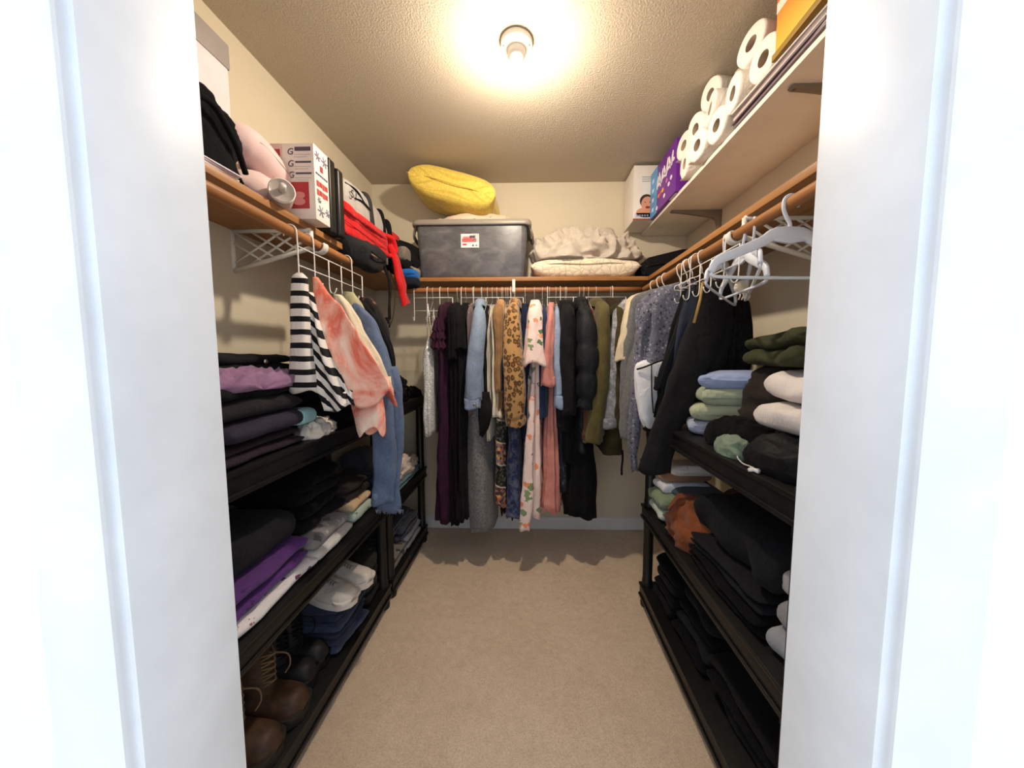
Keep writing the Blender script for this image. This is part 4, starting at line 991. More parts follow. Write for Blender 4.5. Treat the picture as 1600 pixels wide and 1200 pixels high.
# white plastic hangers
def plastic_hanger(label, loc, rz, ry=0.0, mat=None, first=[None]):
    if first[0] is None:
        g = thing('plastic_hanger', label, 'hanger', loc, rz, 'white plastic hangers on the right rod', ry=ry)
        V, F = band_vf(smooth_path([(0.019 * math.cos(a), 0, 0.019 * math.sin(a)) for a in np.linspace(-0.5, PI * 1.02, 9)] + [(-0.0185, 0, -0.016), (-0.010, 0, -0.036), (0, 0, -0.052), (0, 0, -0.072)], 40), 0.0095, 0.007)
        build('hook', V, F, M_plastic, g)
        V, F = band_vf(smooth_path([(-0.205, 0, -0.178), (-0.19, 0, -0.150), (-0.14, 0, -0.128), (-0.07, 0, -0.098), (-0.035, 0, -0.078), (0.035, 0, -0.078), (0.07, 0, -0.098), (0.14, 0, -0.128), (0.19, 0, -0.150), (0.205, 0, -0.178)], 49), 0.017 + 0.015 * (1 - np.abs(np.linspace(-1, 1, 49))) ** 0.8, 0.010)
        build('shoulder', V, F, M_plastic, g)
        mb = MB().prism([(-0.060, -0.094), (-0.036, -0.062), (0.036, -0.062), (0.060, -0.094), (0.0, -0.104)], -0.0045, 0.0045, 'y')
        mb.build('neck_plate', M_plastic, g, bevel=0.001)
        V, F = band_vf(smooth_path([(-0.203, 0, -0.176), (-0.185, 0, -0.190), (0, 0, -0.192), (0.185, 0, -0.190), (0.203, 0, -0.176)], 30), 0.008, 0.007)
        build('trouser_bar', V, F, M_plastic, g)
        first[0] = g
        return g
    g = copy_tree(first[0]); g.location = loc; g.rotation_euler = (0, ry, rz); g['label'] = label
    return g
plastic_hanger('empty white plastic hanger nearest the doorway on the right rod', (RRX, 0.955, RZ), 0.05)
plastic_hanger('second empty white plastic hanger on the right rod beside the lattice bracket', (RRX, 1.105, RZ), 1.1, 0.06)
plastic_hanger('third white plastic hanger turned askew behind the nearest two', (RRX, 1.16, RZ), 1.35, -0.04)
plastic_hanger('white plastic hanger crossing behind the others near the lattice bracket', (RRX, 1.26, RZ), 0.85, 0.05)
# hair claw hanging on the wire rack
g = thing('hair_claw', 'cream plastic hair claw hanging on the right wire rack', 'hair claw', (0.735, 1.24, 1.50), 0.3)
V, F = blob_vf(0.028, 0.012, 0.022, 0.8, 3, 0.006, 40, 24, 16); build('shell', V, F, plain((226, 214, 192), 0.35), g)
for k in range(4): MB().tube(smooth_path([(-0.02 + 0.013 * k, 0, -0.015), (-0.022 + 0.014 * k, -0.012, -0.03), (-0.02 + 0.013 * k, -0.004, -0.045)], 7), 0.0025, 6).build('tooth', plain((226, 214, 192), 0.35), g, smooth=True)
# ================================================================== things on the left wooden shelf
GT = 'things on the left wooden shelf'
# tall white storage carton at the near edge
g = thing('white_carton', 'tall white carton with a grey lid at the left edge of shelf', 'carton', (-0.975, 0.98, ZS))
MB().box(-0.10, 0.035, -0.15, 0.145, 0, 0.44).build('body', plain((226, 216, 220), 0.5), g, bevel=0.006)
MB().box(-0.104, 0.039, -0.154, 0.149, 0.40, 0.475).build('lid', plain((150, 142, 138), 0.5), g, bevel=0.006)
# black bag
g = thing('black_tote_bag', 'slumped black fabric bag beside the pink neck pillow', 'bag', (-0.905, 0.93, ZS + 0.024))
V, F = crumple_vf(0.075, 0.15, 0.20, 5, amp=0.018, scale=7, flat=0.55); o = build('body', V, F, cloth((18, 18, 20), 0.15), g)
MB().tube(smooth_path([(0.06, -0.10, 0.10), (0.085, -0.02, 0.14), (0.08, 0.06, 0.09), (0.06, 0.12, 0.03)], 20), 0.008, 8).build('handle', cloth((18, 18, 20), 0.15), g, smooth=True)
# papers
rs = np.random.RandomState(5)
for k in range(6):
    o = MB().box(-0.085, 0.085, -0.15, 0.15, 0, 0.0036).build('paper_folder', plain([(206, 192, 206), (190, 180, 210), (226, 216, 214), (200, 184, 196), (214, 206, 220), (186, 172, 196)][k], 0.6), None, bevel=0.0008)
    o.location = (-0.905 + 0.004 * rs.randn(), 0.87 + 0.012 * rs.randn() - 0.006 * k, ZS + 0.0038 * k); o.rotation_euler = (0, 0, 0.04 * rs.randn())
    tag(o, ['bottom', 'second', 'third', 'fourth', 'fifth', 'topmost'][k] + ' pale lilac folder in the flat stack on the left shelf', 'folder', 'lilac folders stacked on the left shelf')
# pink neck pillow: a horseshoe tube standing on its side
g = thing('neck_pillow', 'pale pink horseshoe neck pillow with a hanging loop on shelf', 'pillow', (-0.915, 1.185, ZS - 0.02))
P = smooth_path([(-0.02, -0.12, 0.190), (0.0, -0.05, 0.212), (0.012, 0.025, 0.186), (0.022, 0.075, 0.148), (0.028, 0.088, 0.108), (0.022, 0.050, 0.086), (0.014, -0.02, 0.082), (0.0, -0.10, 0.090)], 44)
tt = np.linspace(0, 1, 44); rr = 0.054 * np.minimum(1, np.sin(np.pi * np.clip(tt, 0.02, 0.98)) * 3.0) ** 0.5
V, F = tube_vf(P, rr, 26); V = np.array(V); nn = fbm(V * 14, 3); V += (V - V.mean(0)) * (0.03 * nn)[:, None]
def pinkprint():
    t = NT('pink_plush'); v = t.coord(); c = lin((226, 196, 192))
    d = t.ramp(t.voro(v, 26), [(0.0, (1, 1, 1)), (0.12, (0, 0, 0))])
    col = t.mix(t.math('MULTIPLY', d, 0.5), c, lin((196, 130, 110))); t.bump(t.noise(v, 500, 2), 0.2, 0.001)
    return t.fin(col, 0.9, 0, 0.15, 0.3)
o = build('cushion', V, F, pinkprint(), g)
MB().tube(smooth_path(P[6:34] + np.array([0.055, 0.0, 0.0]), 40), 0.0018, 6).build('seam', cloth((198, 164, 160)), g, smooth=True)
MB().tube(smooth_path([(0.055, 0.125, 0.085), (0.07, 0.145, 0.06), (0.07, 0.14, 0.03), (0.062, 0.115, 0.03), (0.06, 0.11, 0.06), (0.055, 0.12, 0.085)], 24), 0.005, 8).build('hang_loop', cloth((226, 200, 196)), g, smooth=True)
# candle jar lying on its side
g = thing('glass_jar', 'white jar lying on its side below the pink neck pillow', 'jar', (-0.826, 1.165, ZS + 0.037), 0.7)
V, F = lathe_vf([(0, -0.055), (0.033, -0.055), (0.036, -0.050), (0.036, 0.03), (0.033, 0.036), (0.030, 0.040)], 30, 'y'); build('body', V, F, plain((214, 196, 190), 0.3), g)
V, F = lathe_vf([(0.034, -0.066), (0.037, -0.064), (0.037, -0.048), (0.034, -0.046)], 30, 'y'); build('band', V, F, plain((236, 230, 224), 0.3), g)
V, F = lathe_vf([(0, -0.062), (0.026, -0.062), (0.034, -0.067)], 30, 'y'); build('lid_face', V, F, plain((176, 166, 156), 0.3, 0.5), g)
MB().tube([(0, -0.064, 0.0), (0, -0.092, 0.004)], 0.010, 12).build('lid_knob', plain((206, 196, 184), 0.3, 0.5), g, smooth=True)
# printed box
M_bx = plain((232, 222, 216), 0.45); M_red = plain((172, 52, 56), 0.45); M_ink = plain((86, 72, 92), 0.5); M_pk = plain((206, 132, 132), 0.5); M_gr = plain((150, 146, 162), 0.5)
g = thing('printed_box', 'white cardboard box with red photo print and snowflakes on shelf', 'box', (-0.757, 1.245, ZS))
BW, BD, BH = 0.27, 0.085, 0.255
MB().box(-BW, 0, 0, BD, 0, BH).build('carton', M_bx, g, bevel=0.0015)
def decal(parent, mat, x0, x1, z0, z1, y=-0.0012, name='print'): return MB().box(x0, x1, y, 0.0002, z0, z1).build(name, mat, parent)
decal(g, M_red, -0.095, -0.022, 0.035, 0.125, name='red_print')
decal(g, plain((226, 190, 184), 0.5), -0.27, -0.112, 0.0005, BH - 0.001, name='pink_panel')
decal(g, M_red, -0.145, -0.118, 0.16, 0.235, -0.002, name='red_print')
for k, z in enumerate((0.226, 0.186, 0.148)):
    text_mesh('curl', 'G', 0.030, M_ink, g, (-0.083, -0.001, z), (PI / 2, 0, 0), 0.2)
    decal(g, M_ink, -0.066, -0.010, z + 0.003, z + (0.016 if k == 0 else 0.009), name='lettering')
    for j in range(2): decal(g, plain((200, 190, 188), 0.5), -0.070, -0.012 - 0.01 * j, z - 0.010 - 0.008 * j, z - 0.008 - 0.008 * j, name='text_line')
for (z, t_) in ((0.145, -0.02), (0.106, 0.03)):
    V, F = blob_vf(0.022, 0.001, 0.012, 0.9); o = build('print_detail', V, F, M_pk, g); o.location = (-0.058, -0.0016, z * 0.55)
def sidebox(mat, y0, y1, z0, z1, sh=0.0, name='print'):
    mb = MB(); mb.add([(0.0012, y0, z0), (0.0012, y1, z0 + sh), (0.0012, y1, z1 + sh), (0.0012, y0, z1), (-0.0002, y0, z0), (-0.0002, y1, z0 + sh), (-0.0002, y1, z1 + sh), (-0.0002, y0, z1)], [(0, 1, 2, 3), (4, 7, 6, 5), (0, 4, 5, 1), (1, 5, 6, 2), (2, 6, 7, 3), (3, 7, 4, 0)]); return mb.build(name, mat, g)
for z in (0.118, 0.088): 
    for j in range(4): sidebox(M_red if j % 2 else plain((190, 70, 70), 0.5), 0.010 + 0.017 * j, 0.024 + 0.017 * j, z + 0.003 * (j % 2), z + 0.020, 0, 'lettering')
for j in range(6): sidebox(M_ink, 0.008 + 0.012 * j, 0.017 + 0.012 * j, 0.158, 0.164, 0, 'lettering')
sidebox(M_red, 0.034, 0.050, 0.176, 0.196, 0, 'emblem')
for (y, z, r) in ((0.022, 0.222, 0.016), (0.062, 0.220, 0.018), (0.030, 0.036, 0.020), (0.070, 0.044, 0.014), (0.022, 0.072, 0.010)):
    mb = MB()
    for k in range(3):
        a = PI * k / 3; mb.tube([(0.0008, y - r * math.cos(a), z - r * math.sin(a)), (0.0008, y + r * math.cos(a), z + r * math.sin(a))], 0.0022, 5)
    mb.build('snowflake', M_gr, g, smooth=True)
# black hard case on edge
g = thing('black_case', 'glossy black hard case standing on edge behind the printed box', 'case', (-0.93, 1.435, ZS))
M_bl = plain((16, 16, 18), 0.38, 0.4)
MB().box(-0.13, 0.15, -0.055, -0.012, 0.0, 0.285).build('shell', M_bl, g, bevel=0.010, seg=3)
MB().box(-0.13, 0.158, -0.008, 0.035, 0.0, 0.27).build('shell', M_bl, g, bevel=0.014, seg=3)
MB().box(-0.11, 0.145, -0.014, -0.006, 0.01, 0.27).build('zip_band', cloth((26, 26, 28)), g, bevel=0.002)
# grey and black hiking backpack lying on its back
g = thing('grey_backpack', 'light grey and charcoal backpack lying behind the red strap on shelf', 'backpack', (-0.955, 1.86, ZS))
M_g = cloth((178, 174, 168), 0.08, 400); M_dk = cloth((58, 57, 58), 0.12); M_bk = cloth((24, 24, 26), 0.15)
V, F = blob_vf(0.125, 0.35, 0.165, 0.62, 4, 0.012, 7); o = build('main_body', V, F, M_g, g); o.location = (0, -0.02, 0.185)
V, F = blob_vf(0.05, 0.16, 0.11, 0.55, 6, 0.006, 9); o = build('front_pocket', V, F, M_g, g); o.location = (0.088, -0.15, 0.215)
for (y, w_, z, tl) in ((-0.03, 0.032, 0.235, 0.22), (0.13, 0.014, 0.22, 0.15), (0.22, 0.016, 0.20, 0.1)):
    V, F = blob_vf(0.040, w_, 0.115, 0.6, 2, 0.004); o = build('side_panel', V, F, M_dk if w_ > 0.02 else M_bk, g); o.location = (0.098, y, z); o.rotation_euler = (tl, 0, 0)
for (a, b) in (((0.128, -0.28, 0.285), (0.140, -0.12, 0.262)), ((0.135, -0.25, 0.235), (0.145, -0.07, 0.25))):
    MB().tube(smooth_path([a, ((a[0] + b[0]) / 2 + 0.008, (a[1] + b[1]) / 2, (a[2] + b[2]) / 2 + 0.012), b], 12), 0.0045, 7).build('zip', M_bk, g, smooth=True)
text_mesh('lettering', 'S I', 0.05, M_bk, g, (0.150, -0.245, 0.245), (PI / 2, 0, PI / 2), 0.1)
V, F = blob_vf(0.045, 0.07, 0.05, 0.6, 8, 0.008, 14); o = build('hip_pad', V, F, M_bk, g); o.location = (0.125, 0.13, 0.10)
# red padded hip belt with a hanging tail
g = thing('red_jacket', 'bright red folded jacket with a sleeve hanging over the shelf edge', 'jacket', (-0.835, 1.72, ZS))
M_rd = cloth((206, 26, 28), 0.12, 400)
def slab_on(parent, name, mat, P, w, th, seed=1, amp=0.004, up=(0, 0, 1)):
    """ribbon of cloth with thickness: P path, w full width along up, th thickness"""
    P = np.array(P, float); n = len(P); w = np.full(n, w) if np.isscalar(w) else np.array(w); U = np.array(up, float)
    T = np.gradient(P, axis=0); T /= np.linalg.norm(T, axis=1)[:, None]; rings = []
    t_ = np.linspace(0, 2 * PI, 22, endpoint=False)
    for p, tg, ww in zip(P, T, w):
        N = np.cross(tg, U); N /= np.linalg.norm(N) + 1e-9; U2 = np.cross(N, tg)
        rings.append([p + U2 * ww / 2 * float(spow(np.array(math.sin(a)), 0.5)) + N * th / 2 * float(spow(np.array(math.cos(a)), 0.7)) for a in t_])
    R = np.array(rings); R += amp * np.stack([fbm(R * 16 + seed, 3), fbm(R * 16 + seed + 40, 3), fbm(R * 16 + seed + 80, 3)], -1)
    return build(name, *loft_vf(R), mat, parent)
slab_on(g, 'body', M_rd, smooth_path([(0.018, -0.245, 0.112), (0.022, -0.10, 0.108), (0.030, 0.06, 0.104), (0.036, 0.20, 0.108)], 26), 0.125, 0.05, 2, 0.006)
slab_on(g, 'fold', M_rd, smooth_path([(0.046, -0.24, 0.150), (0.050, -0.10, 0.146), (0.056, 0.08, 0.150), (0.05, 0.18, 0.155)], 20), 0.034, 0.022, 5)
slab_on(g, 'collar', M_rd, smooth_path([(0.04, 0.17, 0.16), (0.062, 0.215, 0.150), (0.068, 0.235, 0.105), (0.062, 0.20, 0.066), (0.058, 0.165, 0.055)], 20), 0.052, 0.022, 6, 0.006, (1, 0.2, 0))
slab_on(g, 'sleeve', M_rd, smooth_path([(0.062, 0.215, 0.125), (0.085, 0.235, 0.04), (0.098, 0.262, -0.06), (0.104, 0.290, -0.155), (0.106, 0.30, -0.185)], 26), np.linspace(0.075, 0.105, 26), 0.028, 7, 0.007, (0, 1, 0.2))
for dz_ in (-0.020, 0.012):
    MB().tube(smooth_path([(0.047, -0.24, 0.112 + dz_), (0.051, -0.10, 0.108 + dz_), (0.058, 0.06, 0.104 + dz_), (0.064, 0.17, 0.106 + dz_)], 20), 0.0016, 5).build('seam', cloth((130, 16, 20)), g, smooth=True)
# black waist bag drooping over the shelf edge
g = thing('black_waist_bag', 'black waist bag drooping over the left shelf edge below red jacket', 'bag', (-0.83, 1.66, ZS))
V, F = blob_vf(0.065, 0.165, 0.062, 0.55, 9, 0.012, 10); o = build('pouch', V, F, cloth((42, 42, 44), 0.12, 300), g); o.location = (0.03, 0.02, 0.0); o.rotation_euler = (0.12, 0.35, 0)
MB().tube(smooth_path([(0.092, -0.09, 0.005), (0.105, 0.02, -0.012), (0.095, 0.13, 0.0)], 14), 0.0028, 6).build('zip', plain((20, 20, 20), 0.3), g, smooth=True)
MB().box(0.098, 0.101, -0.05, 0.01, -0.020, -0.014).build('logo_tab', plain((150, 128, 96), 0.4, 0.5, 0.4), g)
MB().box(0.098, 0.104, 0.118, 0.124, -0.02, 0.012).build('zip_pull', plain((190, 186, 178), 0.3, 0.5, 0.8), g)
for (y0, dx, L) in ((0.155, 0.05, 0.29), (0.19, 0.03, 0.33)):
    slab_on(g, 'strap', M_bk, smooth_path([(dx + 0.03, y0 - 0.02, -0.02), (dx + 0.045, y0 + 0.01, -0.10), (dx + 0.04, y0 + 0.01, -L * 0.7), (dx + 0.035, y0 + 0.02, -L)], 16), 0.026 if L < 0.3 else 0.016, 0.004, 3, 0.001, (0, 1, 0.1))
MB().box(0.055, 0.085, 0.150, 0.180, -0.315, -0.28).build('buckle', plain((18, 18, 19), 0.3), g, bevel=0.004)
slab_on(g, 'loop_strap', cloth((70, 58, 42), 0.2), smooth_path([(0.06, 0.24, -0.02), (0.075, 0.27, -0.14), (0.07, 0.255, -0.26), (0.06, 0.205, -0.33), (0.055, 0.18, -0.31)], 20), 0.012, 0.003, 3, 0.001, (0, 1, 0.1))
# black and red day pack in the corner
g = thing('black_daypack', 'black day pack with red panel and loose straps beside the grey tub', 'backpack', (-0.89, 2.20, ZS))
V, F = blob_vf(0.12, 0.15, 0.105, 0.6, 12, 0.02, 9); o = build('main_body', V, F, M_bk, g); o.location = (0.02, 0.02, 0.125); o.rotation_euler = (0, 0.25, 0)
V, F = blob_vf(0.04, 0.07, 0.06, 0.6, 12, 0.008, 12); o = build('red_panel', V, F, M_rd, g); o.location = (0.03, -0.06, 0.205); o.rotation_euler = (0.3, 0.5, 0)
for k, (a, b, c) in enumerate((((0.05, -0.11, 0.20), (0.14, -0.06, 0.15), (0.20, -0.03, 0.07)), ((0.02, -0.13, 0.15), (0.10, -0.12, 0.10), (0.17, -0.10, 0.05)), ((0.08, -0.05, 0.20), (0.17, -0.02, 0.17), (0.23, 0.02, 0.10)))):
    slab_on(g, 'shoulder_strap', M_bk, smooth_path([a, b, c], 14), 0.05, 0.018, k, 0.003)
V, F = blob_vf(0.03, 0.05, 0.04, 0.6, 15, 0.006, 12); o = build('mesh_pocket', V, F, cloth((120, 112, 102), 0.15), g); o.location = (0.13, -0.10, 0.12)
g = thing('taupe_bag', 'taupe cloth bag squashed under the black day pack straps', 'bag', (-0.755, 2.20, ZS))
V, F = crumple_vf(0.07, 0.09, 0.075, 9, amp=0.012, scale=12); build('body', V, F, cloth((146, 130, 116), 0.12), g)
MB().tube(smooth_path([(0.02, -0.09, 0.05), (0.055, -0.095, 0.03), (0.065, -0.08, -0.01)], 10), 0.004, 6).build('cord', M_bk, g, smooth=True)
g = thing('blue_pouch', 'bright blue zip pouch hanging over the corner of shelf', 'pouch', (-0.735, 2.10, ZS))
V, F = blob_vf(0.062, 0.055, 0.030, 0.5, 4, 0.005, 12); o = build('pouch', V, F, cloth((28, 100, 178), 0.1, 400), g); o.location = (0, 0, 0.0); 
V, F = blob_vf(0.060, 0.050, 0.028, 0.5, 7, 0.006, 12); o = build('underside', V, F, cloth((34, 36, 44), 0.15), g); o.location = (0.0, 0.004, -0.042)
MB().tube(smooth_path([(-0.055, -0.050, -0.002), (0, -0.062, -0.004), (0.055, -0.050, -0.002)], 12), 0.0022, 6).build('zip', plain((14, 50, 100), 0.4), g, smooth=True)
slab_on(g, 'clear_strap', plain((150, 156, 160), 0.2, 0.5), smooth_path([(-0.04, -0.045, -0.06), (-0.03, -0.05, -0.12), (-0.035, -0.045, -0.17)], 10), 0.018, 0.003, 1, 0.001, (1, 0, 0.1))

# ================================================================== things on the back shelf
g = thing('storage_tub', 'large smoky grey plastic storage tub with handles on the back shelf', 'storage tub', (-0.362, 2.30, ZS))
def tub_mat():
    t = NT('smoky_plastic'); v = t.coord((1, 1, 1.6)); n = t.noise(v, 9, 4, 0.6, 0.8)
    col = t.ramp(n, [(0.3, lin((74, 74, 78))), (0.55, lin((98, 97, 100))), (0.75, lin((122, 118, 118)))])
    return t.fin(col, 0.28, 0, 0.45)
def rrect(hx, hy, r, z, n=6):
    P = []
    for (cx, cy, a0) in ((hx - r, hy - r, 0), (-hx + r, hy - r, PI / 2), (-hx + r, -hy + r, PI), (hx - r, -hy + r, 1.5 * PI)):
        for k in range(n): a = a0 + PI / 2 * k / (n - 1); P.append((cx + r * math.cos(a), cy + r * math.sin(a), z))
    return P
R = [rrect(0.318, 0.135, 0.03, 0.0), rrect(0.326, 0.139, 0.03, 0.006), rrect(0.333, 0.143, 0.032, 0.16), rrect(0.339, 0.146, 0.034, 0.315), rrect(0.340, 0.147, 0.034, 0.325), rrect(0.334, 0.141, 0.032, 0.325), rrect(0.328, 0.138, 0.03, 0.05)]
build('tub', *loft_vf(np.array(R)), tub_mat(), g)
R = [rrect(0.342, 0.149, 0.034, 0.312), rrect(0.362, 0.158, 0.04, 0.306), rrect(0.366, 0.160, 0.042, 0.318), rrect(0.362, 0.158, 0.04, 0.338), rrect(0.350, 0.150, 0.036, 0.342), rrect(0.338, 0.143, 0.034, 0.338), rrect(0.336, 0.142, 0.034, 0.316)]
build('rim', *loft_vf(np.array(R), False, False), plain((150, 142, 132), 0.35, 0.45), g)
for s in (-1, 1):
    pts = smooth_path([(s * 0.352, -0.10, 0.318), (s * 0.372, -0.075, 0.27), (s * 0.375, 0.0, 0.252), (s * 0.372, 0.075, 0.27), (s * 0.352, 0.10, 0.318)], 24)
    slab_on(g, 'handle', plain((140, 132, 122), 0.35, 0.45), pts, 0.014, 0.026, 1, 0.0, (1, 0, 0))
lb = MB().box(-0.063, 0.047, -0.149, -0.146, 0.172, 0.272).build('label', plain((232, 228, 224), 0.4), g); lb.rotation_euler = (-0.022, 0, 0); lb.location = (0, -0.0015, 0)
for (x0, x1, z0, z1, m_) in ((-0.056, 0.030, 0.205, 0.226, plain((214, 92, 88), 0.5)), (-0.05, 0.004, 0.222, 0.238, plain((206, 120, 116), 0.5)), (-0.01, 0.025, 0.228, 0.244, plain((90, 84, 84), 0.5)), (-0.052, -0.028, 0.186, 0.196, plain((200, 60, 60), 0.5)), (0.006, 0.016, 0.180, 0.190, M_ink), (0.026, 0.036, 0.182, 0.188, M_ink), (-0.035, 0.0, 0.256, 0.264, M_ink), (0.010, 0.044, 0.205, 0.255, plain((196, 192, 192), 0.5))):
    MB().box(x0, x1, -0.1502, -0.1488, z0, z1).build('print', m_, lb)
# blanket heap in the tub and the yellow pillow
V, F = crumple_vf(0.285, 0.125, 0.098, 14, amp=0.014, scale=12); 
def blanket_mat():
    return pat_floral((216, 196, 172), [(216, 196, 172), (206, 150, 146), (224, 208, 190), (176, 120, 110)], 22, 'blanket_print', 0.3)
o = build('patterned_blanket', V, F, blanket_mat()); o.location = (-0.36, 2.30, ZS + 0.315); tag(o, 'cream and rose patterned blanket bulging from the grey tub under yellow pillow', 'blanket')
def yellow_mat():
    t = NT('yellow_waffle'); v = t.coord(); c = lin((238, 208, 96))
    w = t.n('ShaderNodeTexBrick'); w.inputs['Scale'].default_value = 34; w.inputs['Mortar Size'].default_value = 0.03; t.l(v, w.inputs['Vector'])
    n = t.noise(v, 60, 2); col = t.ramp(n, [(0.3, tuple(x * 0.78 for x in c)), (0.7, c)])
    col = t.mix(t.math('MULTIPLY', w.outputs['Fac'], 0.35), col, lin((170, 136, 24)))
    t.bump(t.math('ADD', w.outputs['Fac'], n), 0.4, 0.003)
    return t.fin(col, 0.85, 0, 0.15, 0.2)
g = thing('yellow_pillow', 'yellow waffle cotton pillow leaning on top of the grey tub', 'pillow', (-0.470, 2.28, 2.272), 0, ry=0.27)
def pillow_vf(hx, hy, hz, seed, n=34, pinch=0.14, amp=0.006):
    u = np.linspace(-1, 1, n); U, Vv = np.meshgrid(u, u, indexing='ij')
    px = hx * U * (1 - pinch * (1 - np.abs(U) ** 0.8) * Vv ** 2 * 0 - pinch * 0.6 * (1 - Vv ** 2) * np.abs(U) ** 4); py = hy * Vv * (1 - pinch * 0.8 * (1 - U ** 2) * np.abs(Vv) ** 4)
    h = hz * ((1 - U ** 4) * (1 - Vv ** 4)) ** 0.42
    P0 = np.stack([px, py, np.zeros_like(px)], -1); nz = fbm(P0 * 9 + seed, 3) * amp
    edge = (1 - np.maximum(np.abs(U), np.abs(Vv)) ** 8)
    top = np.stack([px, py, h + nz * edge + 0.0015], -1).reshape(-1, 3); bot = np.stack([px, py, -h * 0.85 + nz * edge - 0.0015], -1).reshape(-1, 3)
    V = list(top) + list(bot); F = []; N = n * n
    for i in range(n - 1):
        for j in range(n - 1):
            a = i * n + j; F.append((a, a + n, a + n + 1, a + 1)); F.append((N + a, N + a + 1, N + a + n + 1, N + a + n))
    rim = [i * n for i in range(n)] + [(n - 1) * n + j for j in range(1, n)] + [i * n + n - 1 for i in range(n - 2, -1, -1)] + [j for j in range(n - 2, 0, -1)]
    for a, b in zip(rim, rim[1:] + rim[:1]): F.append((a, N + a, N + b, b))
    return V, F
build('cushion', *pillow_vf(0.275, 0.17, 0.112, 3), yellow_mat(), g)
MB().tube(smooth_path([(-0.22, -0.150, 0.012), (-0.1, -0.163, 0.008), (0.02, -0.166, 0.004), (0.15, -0.158, 0.006), (0.24, -0.145, 0.004)], 30), 0.0025, 6).build('seam', plain((206, 174, 60), 0.8), g, smooth=True)
# duvet and quilted pillow
def duvet_mat():
    t = NT('duvet_cotton'); v = t.coord(); c = lin((198, 186, 172))
    col = t.ramp(t.noise(v, 22, 4, 0.6, 0.8), [(0.35, tuple(x * 0.86 for x in c)), (0.65, c)])
    t.bump(t.noise(v, 60, 3), 0.4, 0.004); return t.fin(col, 0.9, 0, 0.1, 0.2)
V, F = crumple_vf(0.345, 0.135, 0.175, 21, m=150, n=70, amp=0.050, scale=9, flat=0.62); o = build('rumpled_duvet', V, F, duvet_mat()); o.location = (0.345, 2.31, ZS + 0.118)
tag(o, 'rumpled greige duvet heaped on the cream quilted pillow', 'duvet')
def quilt_mat():
    t = NT('cream_quilt'); v = t.coord(); c = lin((236, 222, 198))
    d = t.voro(v, 22, 'DISTANCE_TO_EDGE'); col = t.mix(t.ramp(d, [(0.0, (1, 1, 1)), (0.05, (0, 0, 0))]), c, lin((196, 176, 148)))
    t.bump(d, 0.7, 0.01); return t.fin(col, 0.9, 0, 0.1, 0.2)
g = thing('quilted_pillow', 'cream quilted pillow lying flat on the back shelf under duvet', 'pillow', (0.335, 2.305, ZS + 0.063))
build('cushion', *pillow_vf(0.335, 0.148, 0.070, 9, pinch=0.06, amp=0.012), quilt_mat(), g)
MB().tube(smooth_path([(-0.33, -0.13, 0.01), (-0.16, -0.145, 0.018), (0, -0.147, 0.014), (0.16, -0.145, 0.02), (0.33, -0.13, 0.006)], 40), 0.003, 6).build('piping', cloth((206, 190, 164)), g, smooth=True)
# black soft case on the right corner
g = thing('black_soft_case', 'flat black soft case in the right corner of the shelf', 'case', (0.86, 2.28, ZS))
MB().prism([(-0.16, 0.0), (0.18, 0.0), (0.18, 0.165), (0.06, 0.165), (-0.15, 0.115)], -0.11, 0.14, 'y').build('body', cloth((26, 25, 27), 0.12), g, bevel=0.012, seg=3)
MB().tube(smooth_path([(-0.16, -0.115, 0.06), (0.0, -0.118, 0.085), (0.17, -0.115, 0.10)], 14), 0.003, 6).build('zip', plain((14, 14, 15), 0.4), g, smooth=True)
slab_on(g, 'strap', M_bk, smooth_path([(-0.15, -0.05, 0.05), (-0.18, -0.10, 0.03), (-0.17, -0.14, 0.012)], 10), 0.02, 0.005, 1, 0.001)

# ================================================================== things on the high white shelf
ZW = WZ + 0.0185
g = thing('diaper_box', 'white diaper carton with a smiling baby print by the back wall', 'box', (0.630, 2.225, ZW))
M_wb = plain((232, 224, 216), 0.45); M_skin = plain((214, 152, 122), 0.6); M_hair = plain((58, 38, 30), 0.6)
MB().box(0, 0.29, 0, 0.215, 0, 0.326).build('carton', M_wb, g, bevel=0.0015)
decal(g, plain((140, 84, 64), 0.5), 0.0, 0.29, 0.0005, 0.012, name='brown_band')
decal(g, plain((206, 206, 216), 0.5), 0.01, 0.29, 0.014, 0.045, name='text_panel')
for k in range(5): decal(g, M_gr, 0.02 + 0.016 * k, 0.030 + 0.016 * k, 0.024, 0.036, -0.0018, name='lettering')
def flat_blob(parent, name, mat, x, z, a, b, y=-0.0012, th=0.0011):
    V = [(x + a * math.cos(t_), y, z + b * math.sin(t_)) for t_ in np.linspace(0, 2 * PI, 25)[:-1]] + [(x + a * math.cos(t_), y + th, z + b * math.sin(t_)) for t_ in np.linspace(0, 2 * PI, 25)[:-1]]
    n = 24; F = [tuple(range(n))] + [(i, n + i, n + (i + 1) % n, (i + 1) % n) for i in range(n)]
    return build(name, V, F, mat, parent, False)
flat_blob(g, 'print_shoulders', M_skin, 0.078, 0.048, 0.060, 0.030)
flat_blob(g, 'print_hair', M_hair, 0.080, 0.116, 0.041, 0.040, -0.0016)
flat_blob(g, 'print_face', M_skin, 0.086, 0.098, 0.038, 0.044, -0.0022)
flat_blob(g, 'print_mouth', plain((150, 40, 40), 0.6), 0.088, 0.078, 0.014, 0.007, -0.0028)
for s in (-1, 1): flat_blob(g, 'print_eye', M_hair, 0.086 + 0.015 * s, 0.108, 0.004, 0.003, -0.0028)
for k in range(3): decal(g, M_gr, 0.05, 0.12 - 0.01 * k, 0.255 - 0.012 * k, 0.259 - 0.012 * k, name='text_line')
g = thing('purple_diaper_box', 'purple and blue diaper box with white script on the high shelf', 'box', (0.733, 1.845, ZW))
